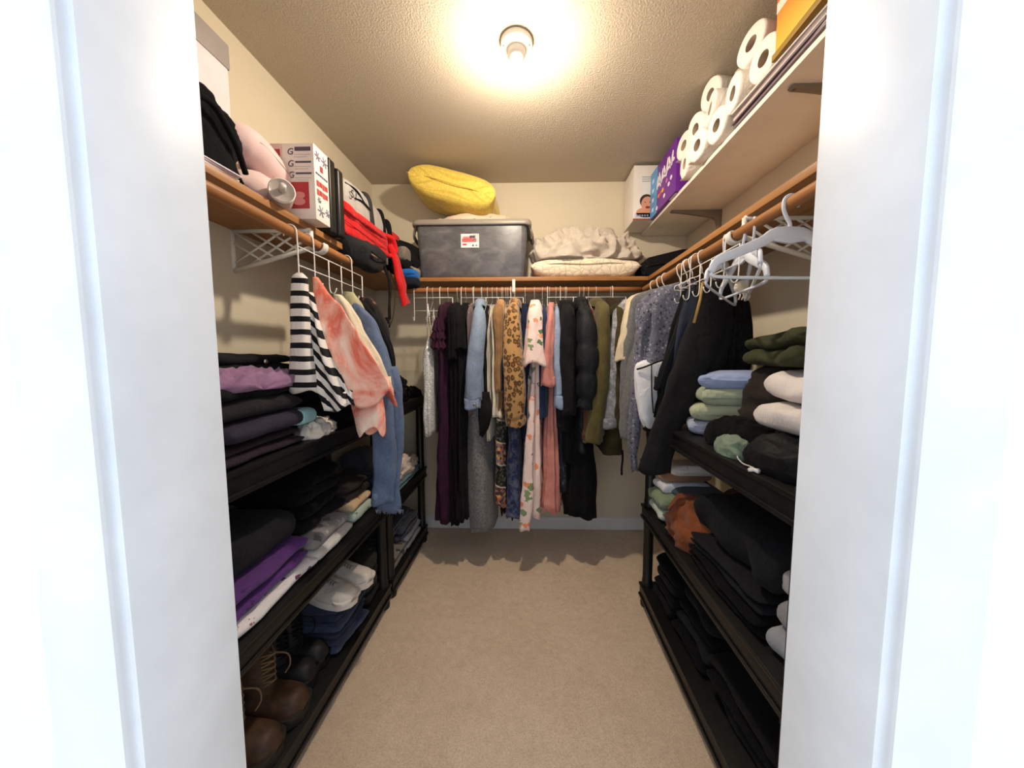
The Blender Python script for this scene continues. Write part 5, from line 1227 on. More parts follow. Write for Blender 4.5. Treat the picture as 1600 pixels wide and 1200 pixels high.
M_pu = plain((104, 40, 140), 0.4); M_bu = plain((84, 150, 208), 0.4); M_w = plain((236, 228, 236), 0.5)
PL = 0.374
MB().box(0, 0.25, 0, PL, 0, 0.262).build('carton', M_pu, g, bevel=0.0015)
def xs(parent, name, mat, y0, y1, z0, z1, x=-0.0012, sh=0.0):
    mb = MB(); mb.add([(x, y0, z0), (x, y1, z0 + sh), (x, y1, z1 + sh), (x, y0, z1), (0.0002, y0, z0), (0.0002, y1, z0 + sh), (0.0002, y1, z1 + sh), (0.0002, y0, z1)], [(0, 1, 2, 3), (4, 7, 6, 5), (0, 4, 5, 1), (1, 5, 6, 2), (2, 6, 7, 3), (3, 7, 4, 0)]); return mb.build(name, mat, parent)
xs(g, 'blue_end', M_bu, PL - 0.11, PL, 0, 0.262, -0.0014)
def fb_x(parent, name, mat, y, z, a, b, x=-0.0016, rot=0.0):
    pts = [(y + a * math.cos(t_) * math.cos(rot) - b * math.sin(t_) * math.sin(rot), z + a * math.cos(t_) * math.sin(rot) + b * math.sin(t_) * math.cos(rot)) for t_ in np.linspace(0, 2 * PI, 17)[:-1]]
    return MB().prism(pts, x, 0.0, 'x').build(name, mat, parent)
for k in range(7):   # bubbly script rising along the face
    fb_x(g, 'lettering', M_w, 0.255 - 0.034 * k, 0.160 + 0.005 * k, 0.010, 0.036 + 0.010 * (k % 3 == 1), rot=0.25 * (-1) ** k)
    fb_x(g, 'lettering', M_w, 0.24 - 0.034 * k, 0.145 + 0.005 * k, 0.014, 0.009)
for (y, z, c_) in ((0.235, 0.062, (232, 140, 60)), (0.205, 0.064, (220, 90, 60)), (0.175, 0.066, (240, 170, 70)), (0.12, 0.085, (206, 120, 160)), (0.09, 0.06, (230, 220, 236)), (0.06, 0.075, (230, 220, 236)), (0.15, 0.035, (230, 220, 236)), (0.26, 0.018, (230, 220, 236))):
    fb_x(g, 'print_dot', plain(c_, 0.5), y, z * 1.3, 0.013, 0.011)
for k in range(4): xs(g, 'blue_print', plain((190, 220, 240), 0.5), PL - 0.06, PL - 0.03, 0.03 + 0.055 * k, 0.052 + 0.055 * k, -0.0022)
decal(g, M_w, 0.045, 0.095, 0.085, 0.135, name='size_icon')
for k in range(3): decal(g, M_pu, 0.050, 0.080, 0.092 + 0.011 * k, 0.096 + 0.011 * k, -0.0018, name='icon_line')
decal(g, plain((200, 176, 214), 0.5), 0.02, 0.034, 0.08, 0.15, name='lettering')
decal(g, plain((170, 130, 190), 0.5), 0.10, 0.17, 0.105, 0.109, name='text_line')
MB().box(0.006, 0.05, 0.02, 0.10, -0.0006, 0.0002).build('bottom_label', plain((196, 190, 200), 0.5), g)
# stack of magazines
rs = np.random.RandomState(11)
for k in range(7):
    o = MB().box(0, 0.21, 0, 0.41, 0, 0.0072).build('magazine', plain([(120, 104, 112), (190, 178, 170), (96, 80, 92), (206, 196, 186), (150, 134, 132), (110, 92, 100), (214, 204, 196)][k], 0.4), None, bevel=0.0006)
    o.location = (0.742 + 0.004 * rs.rand(), 0.955 + 0.008 * rs.randn(), ZW + 0.0075 * k); o.rotation_euler = (0, 0, 0.025 * rs.randn())
    tag(o, ['bottom', 'second', 'third', 'fourth', 'fifth', 'sixth', 'topmost'][k] + ' magazine in the stack under the toilet rolls and orange box', 'magazine', 'magazines on the white shelf')
# toilet rolls
M_tp = cloth((238, 230, 220), 0.03, 500, 0.95, 0.1); M_core = plain((176, 156, 132), 0.8)
proto = None
def toilet_roll(label, x, y, z, ry, rz):
    global proto
    if proto is None:
        g = thing('toilet_roll', label, 'toilet roll', (x, y, z), rz, 'loose toilet rolls on the white shelf', ry=ry)
        V, F = lathe_vf([(0.023, -0.050), (0.056, -0.052), (0.061, -0.049), (0.0635, -0.042), (0.0635, 0.042), (0.061, 0.049), (0.056, 0.052), (0.023, 0.050)], 40, 'x'); V = np.array(V)
        V += (0.0012 * fbm(V * 40, 2))[:, None]
        build('paper', V, F, M_tp, g)
        V, F = lathe_vf([(0.023, -0.050), (0.0225, -0.049), (0.0225, 0.049), (0.023, 0.050)], 30, 'x'); build('core', V, F, M_core, g)
        MB().box(-0.049, 0.049, 0.046, 0.0645, -0.046, -0.045).build('loose_sheet', M_tp, g)
        proto = g
    else:
        g = copy_tree(proto); g.location = (x, y, z); g.rotation_euler = (0, ry, rz); g['label'] = label
R_ = 0.0645; zl = ZW + R_ + 0.001
mg = ZW + 0.0535
for (lab, x, y, z, ry, rz) in (
    ('largest nearest toilet roll touching the orange box corner', 0.795, 1.215, mg + R_, 0.0, 0.12),
    ('toilet roll at the far end of the magazine stack', 0.78, 1.345, mg + R_ - 0.004, 0.0, -0.12),
    ('toilet roll stacked above the far end of the magazines', 0.80, 1.300, mg + R_ + 0.108, 0.1, 0.2),
    ('low toilet roll next to the magazines end on the shelf', 0.775, 1.452, zl, 0, 0.08),
    ('low toilet roll in the middle of the roll pile', 0.760, 1.582, zl, 0, 0.15),
    ('upper toilet roll in the middle of the roll pile', 0.785, 1.517, zl + 0.110, 0.1, -0.18),
    ('low toilet roll second from the purple box', 0.77, 1.712, zl, 0, -0.12),
    ('upper toilet roll second from the purple box', 0.780, 1.647, zl + 0.110, -0.1, 0.14),
    ('topmost toilet roll just below the ceiling on the pile', 0.81, 1.59, zl + 0.210, -0.06, 0.2),
    ('upper toilet roll leaning on the purple box side', 0.785, 1.777, zl + 0.110, 0.05, 0.14)):
    toilet_roll(lab, x, y, z, ry, rz)
# orange carton
g = thing('orange_box', 'orange and yellow carton at the near end of the white shelf', 'box', (0.730, 0.862, mg), -0.02, rx=0.0)
def sunset_print():
    t = NT('orange_yellow_print'); tc = t.n('ShaderNodeTexCoord'); sp = t.n('ShaderNodeSeparateXYZ'); t.l(tc.outputs['Object'], sp.inputs[0])
    col = t.ramp(t.math('MULTIPLY', sp.outputs[2], 4.5), [(0.0, lin((238, 190, 70))), (0.45, lin((236, 150, 56))), (0.8, lin((226, 100, 50)))])
    return t.fin(col, 0.4, 0, 0.4)
MB().box(0, 0.22, -0.22, 0.275, 0, 0.215).build('carton', sunset_print(), g, bevel=0.002)
xs(g, 'white_stripe', plain((240, 208, 190), 0.5), -0.22, 0.275, 0.128, 0.158, -0.0012)
xs(g, 'red_band', plain((222, 92, 70), 0.5), -0.22, 0.275, 0.159, 0.214, -0.0012)
MB().box(-0.006, 0.226, -0.225, 0.281, -0.001, 0.018).build('tray', plain((150, 118, 44), 0.5), g, bevel=0.002)
# ================================================================== things on the racks
GA, GB, GC_, GD = 'folded clothes on the left rack top', 'folded clothes on the left rack middle', 'folded clothes on the short rack', 'folded clothes on the right rack'
CH = cloth((40, 37, 40), 0.12, 500); BK = cloth((17, 16, 18), 0.15, 600); BK2 = cloth((24, 23, 26), 0.15, 600)
zt = LZ[2] + 0.001
# --- near stack on the top shelf
o = folded('dark plum knit folded at the bottom of the near left stack', cloth((48, 38, 46), 0.12), (-0.90, 0.905, zt), 0.37, 0.35, 0.05, 2, 0.05, 201, group=GA)
o = folded('navy plum sweater with turquoise cuff folded in the near left stack', cloth((50, 46, 60), 0.1), (-0.895, 0.945, zt + 0.050), 0.35, 0.35, 0.055, 1, 0.10, 202, group=GA)
V, F = slab_vf(0.075, 0.10, 0.05, 9, rough=0.002); c_ = build('cuff', V, F, cloth((150, 196, 200), 0.08), o); c_.location = (0.135, 0.148, 0.002)
folded('charcoal sweater folded above the navy one in the near left stack', CH, (-0.90, 0.92, zt + 0.105), 0.34, 0.35, 0.052, 1, 0.04, 203, rough=0.006, group=GA)
folded('black knit folded under the lilac top in the near left stack', BK2, (-0.905, 0.95, zt + 0.157), 0.36, 0.33, 0.040, 1, 0.08, 204, rough=0.007, group=GA)
crumpled('crumpled lilac pink top across the near left stack', cloth((142, 106, 140), 0.15), (-0.885, 0.97, zt + 0.182), 0.155, 0.20, 0.048, 5, 0.020, 22, 0.1, group=GA, aniso=(1, 0.5, 1), flat=0.5)
o = folded('black jeans with metal button folded on top of the near left stack', cloth((27, 27, 32), 0.2), (-0.945, 0.99, zt + 0.218), 0.42, 0.26, 0.062, 2, 0.0, 206, rough=0.007, group=GA)
V, F = lathe_vf([(0, 0.004), (0.006, 0.003), (0.008, 0)], 12, 'x'); b_ = build('button', V, F, plain((170, 165, 155), 0.3, 0.5, 0.9), o); b_.location = (0.128, 0.06, 0.040)
folded('sage green cloth tucked at the near end of left top shelf', cloth((140, 150, 104), 0.1), (-0.86, 0.722, zt + 0.03), 0.05, 0.2, 0.075, 1, 0.1, 207, group=GA)
folded('teal shirt folded behind the striped top on the left shelf', cloth((52, 92, 96), 0.12), (-0.98, 1.26, zt + 0.15), 0.16, 0.18, 0.06, 1, 0.0, 208, group=GA)
folded('black sweater folded under the teal shirt behind striped top', BK, (-0.935, 1.28, zt), 0.24, 0.27, 0.145, 3, 0.05, 209, rough=0.007, group=GA)
folded('black tee folded at the front below the coral tie dye shirt', BK2, (-0.84, 1.46, zt), 0.20, 0.22, 0.10, 2, -0.05, 210, rough=0.006, group=GA)
crumpled('white cotton cloth crumpled at the front edge of left shelf', cloth((222, 212, 200), 0.06), (-0.765, 1.20, zt), 0.048, 0.105, 0.048, 12, 0.014, 24, 0.25, group=GA)
# --- middle shelf
zm = LZ[1] + 0.001
folded('white tee with plum floral print folded under the purple top', pat_floral((226, 220, 220), [(226, 220, 220), (118, 66, 92), (160, 110, 130)], 30, 'plum_print', 0.34), (-0.865, 0.945, zm), 0.36, 0.30, 0.040, 1, 0.02, 221, group=GB)
folded('purple quilted top folded on the white floral tee', pat_floral((86, 48, 112), [(86, 48, 112), (150, 120, 170), (66, 34, 90)], 16, 'purple_print', 0.16), (-0.885, 0.93, zm + 0.040), 0.33, 0.30, 0.082, 2, 0.03, 222, rough=0.006, group=GB)
folded('bulky charcoal sweater folded on the purple quilted top', cloth((34, 34, 38), 0.12), (-0.905, 0.90, zm + 0.122), 0.34, 0.31, 0.11, 1, 0.0, 223, rough=0.010, group=GB)
folded('pale grey tee folded nearest the doorway on left middle shelf', cloth((196, 192, 188), 0.06), (-0.86, 0.735, zm + 0.055), 0.085, 0.28, 0.065, 1, 0.1, 224, group=GB)
folded('white tee folded lowest nearest the doorway on left middle shelf', cloth((222, 218, 212), 0.05), (-0.855, 0.745, zm), 0.10, 0.28, 0.055, 1, 0.1, 225, group=GB)
folded('white long tee folded at the front of left middle shelf', cloth((206, 200, 196), 0.06), (-0.83, 1.235, zm), 0.25, 0.22, 0.042, 1, 0.04, 226, group=GB)
folded('grey camouflage print tee folded on the white long tee', pat_floral((140, 136, 136), [(92, 92, 98), (176, 170, 166), (120, 116, 118)], 26, 'grey_camo', 0.4), (-0.85, 1.235, zm + 0.042), 0.25, 0.22, 0.045, 1, 0.0, 227, group=GB)
for k, (h, lab) in enumerate(((0.045, 'lowest'), (0.050, 'second'), (0.048, 'third'), (0.045, 'topmost'))):
    folded(lab + ' black sweater in the tall black stack on left middle shelf', BK if k % 2 else BK2, (-0.915 - 0.006 * k, 1.25 + 0.008 * k, zm + 0.088 + 0.047 * k), 0.27, 0.28, h, 1, 0.05 * (k % 2), 230 + k, rough=0.009, group=GB)
folded('mint floral tee folded at the far front of left middle shelf', pat_floral((176, 190, 174), [(176, 190, 174), (110, 130, 112)], 30, 'mint_print', 0.25), (-0.83, 1.475, zm), 0.19, 0.20, 0.05, 1, 0.0, 235, group=GB)
folded('tan floral tee folded on the mint one on left middle shelf', pat_floral((206, 176, 140), [(206, 176, 140), (186, 110, 70), (226, 210, 186)], 28, 'tan_print', 0.3), (-0.84, 1.475, zm + 0.05), 0.19, 0.19, 0.04, 1, 0.05, 236, group=GB)
folded('dark brown sweater folded on the tan floral tee', cloth((50, 44, 42), 0.12), (-0.87, 1.48, zm + 0.09), 0.20, 0.22, 0.075, 2, 0.0, 237, rough=0.008, group=GB)
# --- bottom shelf: jeans, sneakers, boots
zb = LZ[0] + 0.001
JN = pat_denim((40, 47, 66), 'jeans_dark', 0.35); JN2 = pat_denim((50, 60, 82), 'jeans_mid', 0.35)
for k, (lab, m_) in enumerate((('lowest', JN2), ('second', JN), ('third', JN2), ('fourth', JN), ('topmost', JN))):
    folded(lab + ' pair of folded blue jeans in the stack under the white sneakers', m_, (-0.875 + 0.006 * (k % 2), 1.345 + 0.004 * k, zb + 0.036 * k), 0.235, 0.29 - 0.010 * k, 0.038, 1 + (k % 2), 0.06 * (k % 3) - 0.05, 240 + k, rough=0.006, name='folded_jeans', cat='jeans', group='folded jeans on the left rack')
for k, lab in enumerate(('lowest', 'second', 'third', 'topmost')):
    folded(lab + ' dark olive garment in the stack beside the far post of left rack', cloth((46, 46, 42) if k % 2 else (36, 36, 36), 0.12), (-0.875, 1.545, zb + 0.050 * k), 0.125, 0.27, 0.052, 1, 0.03 * k, 250 + k, rough=0.006, group='folded clothes on the left rack bottom')
def shoe(name, label, cat, loc, rz, L, W, mats, shaft=0.0, group=None, lace=None, sole_h=0.022, toe_h=0.05, laces=5, ht_heel=0.075):
    """local x runs from heel (0) to toe (L)"""
    up, sole, lc = mats
    g = thing(name, label, cat, loc, rz, group)
    xs_ = np.linspace(0, 1, 26); out = []
    for s in xs_:
        w = W / 2 * (0.78 + 0.30 * math.sin(PI * min(1, max(0, s * 1.02 - 0.02)) ** 1.3)) * (1 - max(0, (s - 0.86) / 0.14) ** 2 * 0.62) * (0.74 + 0.26 * min(1, s / 0.10) ** 0.5)
        out.append((s * L, w))
    poly = [(x, w) for x, w in out] + [(x, -w) for x, w in out[::-1]]
    MB().prism([(x, w * 1.06) for x, w in poly], 0.0, sole_h).build('sole', sole, g, bevel=0.003)
    t_ = np.linspace(0, PI, 17); rings = []
    for (x, w), s in zip(out, xs_):
        top = ht_heel if s < 0.30 else (ht_heel + (toe_h - ht_heel) * min(1, (s - 0.30) / 0.36) ** 0.8)
        if s > 0.66: top = toe_h * (1 - 0.25 * ((s - 0.66) / 0.34) ** 2)
        if s > 0.93: top *= 1 - 0.55 * ((s - 0.93) / 0.07) ** 1.5
        if s < 0.05: top *= 0.86
        r = [(x, w * float(spow(np.array(math.cos(a)), 0.7)), sole_h + top * math.sin(a) ** 0.72) for a in t_] 
        r += [(x, w * q, sole_h - 0.002) for q in np.linspace(-0.9, 0.9, 7)]
        rings.append(r)
    R = np.array(rings); R[..., 1] += 0.0015 * fbm(R * 25, 2); R[..., 2] += 0.0025 * fbm(R * 22 + 9, 2)
    build('upper', *loft_vf(R), up, g)
    if shaft:
        q = np.linspace(0, 2 * PI, 28, endpoint=False); rings = []
        for zf in np.linspace(0, 1, 14):
            z = sole_h + ht_heel * 0.55 + (shaft - ht_heel * 0.55) * zf
            cx = 0.118 * L / 0.28 - 0.012 * zf; a = (0.062 - 0.004 * math.sin(PI * zf)) * L / 0.28; b = W / 2 * (0.82 + 0.12 * zf)
            rings.append(np.stack([cx + a * np.cos(q), b * np.sin(q), np.full(28, z)], 1))
        R = np.array(rings); R += (0.003 * fbm(R * 18 + 4, 3))[..., None] * np.array([1, 1, 0.3])
        R = np.concatenate([R, [R[-1] * np.array([1, 1, 1]) + (R[-1].mean(0) - R[-1]) * 0.12 + [0, 0, 0.001], R[-1] + (R[-1].mean(0) - R[-1]) * 0.15 - [0, 0, 0.05]]], 0)
        build('shaft', *loft_vf(R), up, g)
        for k in range(laces):
            z = sole_h + ht_heel * 0.9 + (shaft - ht_heel * 0.9) * k / laces
            x = 0.118 * L / 0.28 + 0.064 * L / 0.28
            MB().tube(smooth_path([(x - 0.02, -W * 0.22, z), (x + 0.004, 0, z + 0.006), (x - 0.02, W * 0.22, z + 0.014)], 9), 0.0026, 6).build('lace', lc, g, smooth=True)
            MB().tube(smooth_path([(x - 0.02, W * 0.22, z), (x + 0.006, 0, z + 0.006), (x - 0.02, -W * 0.22, z + 0.014)], 9), 0.0026, 6).build('lace', lc, g, smooth=True)
        MB().tube(smooth_path([(x - 0.01, 0, z + 0.01), (x + 0.025, 0.03, z - 0.02), (x + 0.03, 0.035, z - 0.06), (x + 0.022, 0.02, z - 0.08)], 14), 0.0024, 6).build('loose_lace', lc, g, smooth=True)
    # laces over the instep
    for k in range(laces):
        s = 0.36 + 0.30 * k / laces; x = s * L
        z = sole_h + (ht_heel + (toe_h - ht_heel) * min(1, (s - 0.30) / 0.36) ** 0.8) + 0.002
        wv = W * 0.24
        MB().tube(smooth_path([(x - 0.008, -wv, z - 0.014), (x, 0, z + 0.001), (x + 0.008, wv, z - 0.014)], 9), 0.0027, 6).build('lace', lc, g, smooth=True)
        MB().tube(smooth_path([(x - 0.008, wv, z - 0.014), (x, 0, z + 0.0015), (x + 0.008, -wv, z - 0.014)], 9), 0.0027, 6).build('lace', lc, g, smooth=True)
    MB().prism([(x * 0.36 + L * 0.64, w * 1.01) for x, w in poly], sole_h * 0.9, sole_h + 0.012).build('rand', sole, g, bevel=0.002)
    return g
def leather(rgb, name):
    t = NT(name); v = t.coord(); c = lin(rgb)
    n = t.noise(v, 22, 4, 0.6, 0.5); col = t.ramp(n, [(0.3, tuple(x * 0.5 for x in c)), (0.55, c), (0.8, tuple(min(1, x * 1.7) for x in c))])
    t.bump(t.noise(v, 170, 3), 0.25, 0.002); return t.fin(col, 0.55, 0, 0.35)
M_cnv = cloth((206, 196, 186), 0.06); M_rub = plain((222, 214, 204), 0.5); M_lw = cloth((128, 122, 116), 0.1)
zj = zb + 0.036 * 5 + 0.005
shoe('sneaker', 'off white sneaker at the front on top of the folded jeans', 'sneaker', (-0.925, 1.335, zj), -0.30, 0.25, 0.10, (M_cnv, M_rub, M_lw), group='white sneakers', toe_h=0.042, ht_heel=0.068, laces=6)
shoe('sneaker', 'off white sneaker behind its twin on top of the folded jeans', 'sneaker', (-0.918, 1.435, zj), -0.24, 0.25, 0.10, (M_cnv, M_rub, M_lw), group='white sneakers', toe_h=0.042, ht_heel=0.068, laces=6)
LB = leather((74, 52, 36), 'brown_leather'); LK = leather((28, 24, 25), 'black_leather'); SB = plain((36, 30, 26), 0.6); LC = cloth((126, 100, 70), 0.15); SK = plain((18, 17, 17), 0.5); LCK = cloth((26, 24, 26))
shoe('brown_boot', 'brown leather lace-up boot nearest the doorway on left rack', 'boot', (-1.005, 0.875, zb), 0.06, 0.285, 0.11, (LB, SB, LC), 0.20, 'brown lace-up boots', sole_h=0.028, toe_h=0.062, ht_heel=0.10)
shoe('brown_boot', 'brown leather lace-up boot beside the black boots on left rack', 'boot', (-1.005, 1.005, zb), 0.02, 0.285, 0.11, (LB, SB, LC), 0.20, 'brown lace-up boots', sole_h=0.028, toe_h=0.062, ht_heel=0.10)
shoe('black_boot', 'black leather boot between brown boots and folded jeans, nearer one', 'boot', (-1.03, 1.105, zb), 0.04, 0.275, 0.095, (LK, SK, LCK), 0.17, 'black lace-up boots', sole_h=0.028, toe_h=0.058, ht_heel=0.09)
shoe('black_boot', 'black leather boot right against the stack of folded jeans', 'boot', (-1.035, 1.195, zb), 0.0, 0.275, 0.095, (LK, SK, LCK), 0.17, 'black lace-up boots', sole_h=0.028, toe_h=0.058, ht_heel=0.09)

# --- short rack beside the back wall
zt2 = 1.001
g = thing('black_duffel', 'black duffel bag slumped on top of the short left rack', 'bag', (-0.86, 1.925, zt2), 0)
V, F = crumple_vf(0.14, 0.20, 0.165, 31, amp=0.020, scale=9, flat=0.5); build('body', V, F, BK, g)
MB().tube(smooth_path([(0.09, -0.12, 0.08), (0.16, -0.05, 0.10), (0.165, 0.06, 0.06), (0.11, 0.14, 0.06)], 24), 0.008, 8).build('handle', BK, g, smooth=True)
crumpled('small grey beanie beside the black duffel on the short rack', cloth((120, 112, 102), 0.1), (-0.90, 2.215, zt2), 0.075, 0.06, 0.085, 32, 0.008, 12, name='beanie', cat='hat')
crumpled('rolled black scarf at the far end of the short rack top', BK2, (-0.765, 2.215, zt2), 0.04, 0.065, 0.06, 33, 0.012, 16, name='rolled_scarf', cat='scarf')
zm2 = 0.516
folded('teal blue sheet folded lowest on the short rack middle shelf', cloth((92, 122, 138), 0.1), (-0.85, 2.0, zm2), 0.40, 0.26, 0.05, 2, 0, 261, group=GC_)
crumpled('crumpled cream lace trim garment on the short rack middle shelf', pat_floral((206, 188, 178), [(206, 188, 178), (132, 104, 92), (226, 214, 206)], 40, 'cream_lace', 0.35), (-0.80, 2.0, zm2 + 0.05), 0.085, 0.21, 0.085, 34, 0.024, 20, group=GC_)
folded('grey sweater rolled behind the cream lace on the short rack', cloth((84, 84, 94), 0.1), (-0.93, 1.88, zm2 + 0.05), 0.20, 0.18, 0.17, 2, 0, 262, rough=0.008, group=GC_)
crumpled('small teal scarf beside the cream lace on the short rack', cloth((74, 128, 150), 0.1), (-0.80, 1.80, zm2 + 0.06), 0.05, 0.055, 0.10, 35, 0.010, 14, group=GC_)
folded('maroon sweater folded at the back of the short rack', cloth((78, 40, 40), 0.12), (-0.93, 2.12, zm2 + 0.05), 0.22, 0.18, 0.12, 2, 0, 263, rough=0.008, group=GC_)
zb2 = 0.106
folded('camouflage print trousers folded lowest on the short rack', pat_floral((120, 114, 108), [(84, 80, 76), (170, 160, 150), (60, 58, 58)], 22, 'camo_print', 0.4), (-0.85, 1.83, zb2), 0.22, 0.26, 0.085, 2, 0, 271, group=GC_)
folded('grey jeans folded at the front of the short rack bottom', pat_denim((112, 112, 120), 'grey_jeans', 0.3), (-0.85, 2.08, zb2), 0.27, 0.26, 0.085, 2, 0, 272, group=GC_)
folded('dark slate jeans folded on top of the grey pair', pat_denim((52, 54, 66), 'slate_jeans', 0.3), (-0.86, 2.03, zb2 + 0.086), 0.30, 0.25, 0.075, 2, 0, 273, rough=0.007, group=GC_)
folded('charcoal jeans folded topmost on the short rack bottom shelf', pat_denim((44, 46, 54), 'charcoal_jeans', 0.3), (-0.87, 1.92, zb2 + 0.162), 0.34, 0.24, 0.06, 2, 0, 274, rough=0.007, group=GC_)

# --- right rack, top shelf
zr = 0.966
def rfold(label, mat, x, y, z, w, d, h, layers=1, rz=0.0, seed=1, rough=0.005, **kw):
    return folded(label, mat, (x, y, z), w, d, h, layers, PI + rz, seed, rough, group=GD, **kw)
rfold('pale grey blue tee rolled lowest in the pastel stack on right rack', cloth((158, 166, 186), 0.08), 0.74, 1.345, zr, 0.20, 0.24, 0.055, 1, -0.35, 301)
rfold('light green tee folded second in the pastel stack on right rack', cloth((168, 173, 146), 0.06), 0.745, 1.335, zr + 0.055, 0.20, 0.24, 0.06, 1, -0.40, 302, 0.007)
rfold('light green tee folded third in the pastel stack on right rack', cloth((160, 168, 144), 0.06), 0.755, 1.325, zr + 0.115, 0.20, 0.23, 0.06, 1, -0.32, 303, 0.008)
rfold('light blue tee folded topmost in the pastel stack on right rack', cloth((148, 162, 200), 0.06), 0.77, 1.315, zr + 0.175, 0.20, 0.23, 0.06, 1, -0.45, 304, 0.008)
crumpled('dark brown jacket heaped between pastel tees and olive jacket', cloth((46, 41, 38), 0.15), (0.86, 1.13, zr), 0.16, 0.13, 0.27, 41, 0.014, 8, 0.2, group=GD, flat=0.5)
rfold('olive green jacket folded over the pile by the right wall', cloth((60, 62, 42), 0.15), 0.86, 1.04, zr + 0.262, 0.36, 0.32, 0.105, 2, -0.25, 307, 0.013)
crumpled('black tee heaped in front of the brown jacket on right rack', BK, (0.70, 1.13, zr), 0.10, 0.12, 0.085, 43, 0.016, 11, 0.1, group=GD)
crumpled('black rain jacket crumpled along the front of right rack top', cloth((20, 20, 22), 0.15, 300, 0.6, 0.05, 0.3), (0.745, 0.86, zr), 0.165, 0.155, 0.088, 44, 0.020, 13, 0.0, group=GD, flat=0.5)
rfold('heather white sweatshirt folded lower under its twin on right rack', cloth((214, 206, 202), 0.05, 500), 0.80, 0.89, zr + 0.085, 0.25, 0.31, 0.082, 1, -0.06, 305, 0.009)
rfold('heather white sweatshirt folded on top of its twin on right rack', cloth((220, 212, 208), 0.05, 500), 0.815, 0.895, zr + 0.168, 0.25, 0.30, 0.080, 1, -0.10, 306, 0.009)
crumpled('sage green sock bundle at the front edge of right rack', cloth((118, 134, 114), 0.1), (0.605, 1.03, zr), 0.035, 0.062, 0.055, 45, 0.008, 18, 0.0, group=GD)
g = thing('corded_tag', 'white cord with a small white plastic toggle lying on right shelf edge', 'cord', (0.60, 0.90, zr + 0.002))
MB().tube(smooth_path([(0.03, 0.06, 0.01), (-0.012, 0.075, 0.012), (-0.026, 0.03, 0.004), (-0.018, 0.0, 0.003), (-0.028, -0.02, 0.003)], 24), 0.0018, 6).build('cord', cloth((206, 202, 196)), g, smooth=True)
MB().tube([(-0.028, -0.01, 0.004), (-0.030, -0.042, 0.004)], 0.005, 8).tube([(-0.045, -0.026, 0.004), (-0.012, -0.028, 0.004)], 0.0045, 8).build('toggle', plain((216, 212, 206), 0.4), g, smooth=True)
# --- right rack, middle shelf
zq = 0.521
rfold('mint tee folded lowest in the small stack at the far right rack', cloth((176, 188, 176), 0.08), 0.72, 1.585, zq, 0.20, 0.28, 0.05, 1, -0.05, 311)
rfold('sage green tee folded second at the far end of right rack', cloth((128, 142, 112), 0.1), 0.715, 1.595, zq + 0.05, 0.20, 0.28, 0.055, 1, 0.0, 312, 0.007)
rfold('dark slate tee folded over the sage one at far right rack', cloth((62, 72, 78), 0.1), 0.76, 1.56, zq + 0.105, 0.19, 0.22, 0.035, 1, 0.1, 313, 0.007)
rfold('white blue print tee folded third at the far end of right rack', pat_floral((214, 216, 226), [(214, 216, 226), (130, 150, 190)], 40, 'blue_dots', 0.2), 0.715, 1.62, zq + 0.105, 0.12, 0.24, 0.05, 1, 0.05, 314)
rfold('tan tee rolled near the top at the far end of right rack', cloth((160, 124, 98), 0.1), 0.725, 1.635, zq + 0.155, 0.12, 0.24, 0.042, 1, 0.0, 315)
rfold('white printed tee folded topmost at the far end of right rack', pat_floral((222, 214, 204), [(222, 214, 204), (160, 150, 150)], 30, 'white_print', 0.2), 0.75, 1.60, zq + 0.197, 0.16, 0.23, 0.045, 1, -0.1, 316, 0.007)
crumpled('rust brown knit sweater rumpled on the right middle shelf', cloth((126, 68, 36), 0.15), (0.715, 1.35, zq), 0.145, 0.165, 0.16, 46, 0.022, 13, 0.1, group=GD, flat=0.55)
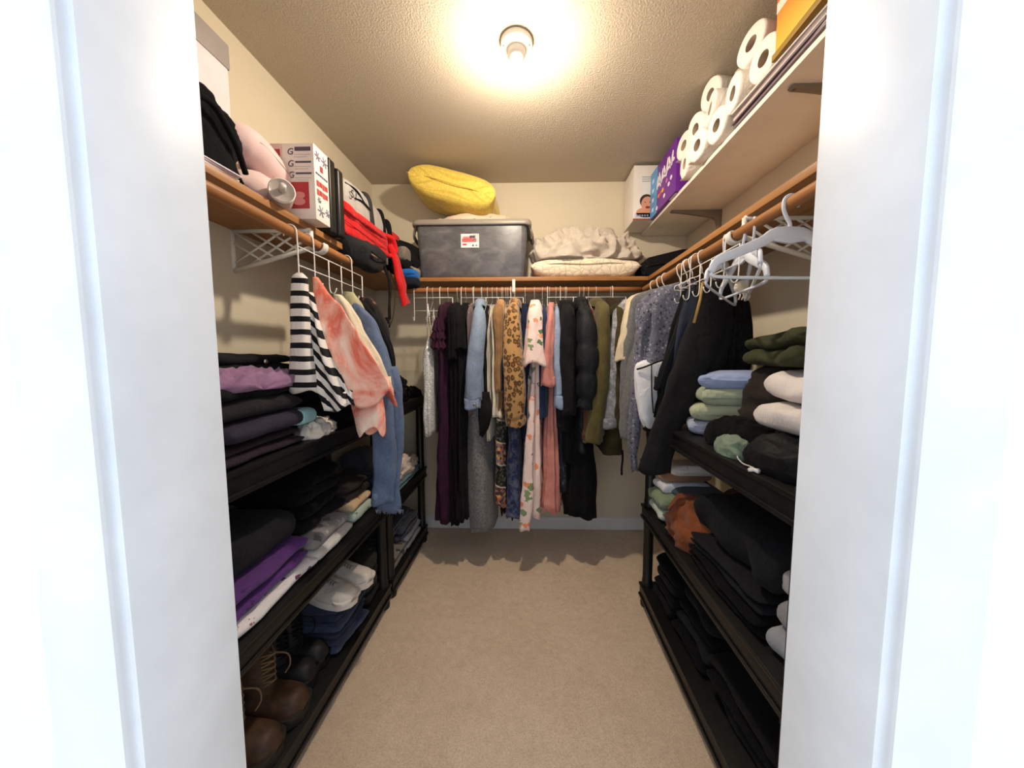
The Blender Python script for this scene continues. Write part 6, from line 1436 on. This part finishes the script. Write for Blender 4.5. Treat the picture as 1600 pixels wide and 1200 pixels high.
crumpled('dark rust cardigan heaped behind the rust sweater', cloth((82, 44, 28), 0.15), (0.90, 1.33, zq), 0.10, 0.18, 0.20, 47, 0.024, 9, 0.1, group=GD, flat=0.55)
rfold('black trousers folded lowest in the big black pile on right middle shelf', BK, 0.75, 1.05, zq, 0.40, 0.34, 0.055, 2, 0, 321)
rfold('charcoal trousers folded second in the big black pile', cloth((30, 30, 33), 0.12), 0.755, 1.06, zq + 0.055, 0.38, 0.33, 0.05, 2, 0.03, 322, 0.006)
rfold('puffy black hoodie folded topmost in the big black pile', cloth((27, 28, 31), 0.12), 0.77, 1.05, zq + 0.105, 0.40, 0.32, 0.15, 1, 0.05, 323, 0.014)
rfold('grey trousers folded lowest near the doorway on right rack', cloth((146, 146, 152), 0.08), 0.74, 0.785, zq, 0.11, 0.30, 0.07, 1, 0.05, 331)
rfold('grey trousers folded second near the doorway on right rack', cloth((136, 134, 136), 0.08), 0.75, 0.785, zq + 0.07, 0.11, 0.29, 0.07, 1, 0.0, 332)
rfold('light grey joggers folded topmost near the doorway on right rack', cloth((164, 160, 160), 0.08), 0.755, 0.785, zq + 0.14, 0.11, 0.28, 0.075, 1, -0.05, 333, 0.007)
# --- right rack, bottom shelf
zv = 0.106
for k, lab in enumerate(('lowest', 'second', 'third', 'fourth')):
    rfold(lab + ' black tee in the far stack on the right bottom shelf', BK if k % 2 else BK2, 0.735 + 0.005 * k, 1.535, zv + 0.05 * k, 0.21, 0.27, 0.05, 1, 0.05 * (k % 2), 340 + k, 0.007)
for k, lab in enumerate(('lowest', 'second', 'third', 'fourth')):
    rfold(lab + ' black leggings in the middle stack on the right bottom shelf', cloth((29, 29, 32), 0.12) if k % 2 else BK, 0.76 + 0.01 * k, 1.285, zv + 0.048 * k, 0.25, 0.30, 0.05, 1, 0.04 * (k % 3), 350 + k, 0.008)
for k, lab in enumerate(('lowest', 'second', 'topmost')):
    rfold(lab + ' long black coat folded nearest the doorway on right bottom shelf', BK if k % 2 else cloth((27, 26, 26), 0.12), 0.79, 0.96, zv + 0.048 * k, 0.36, 0.34, 0.05, 1, 0.02 * k, 360 + k, 0.009)
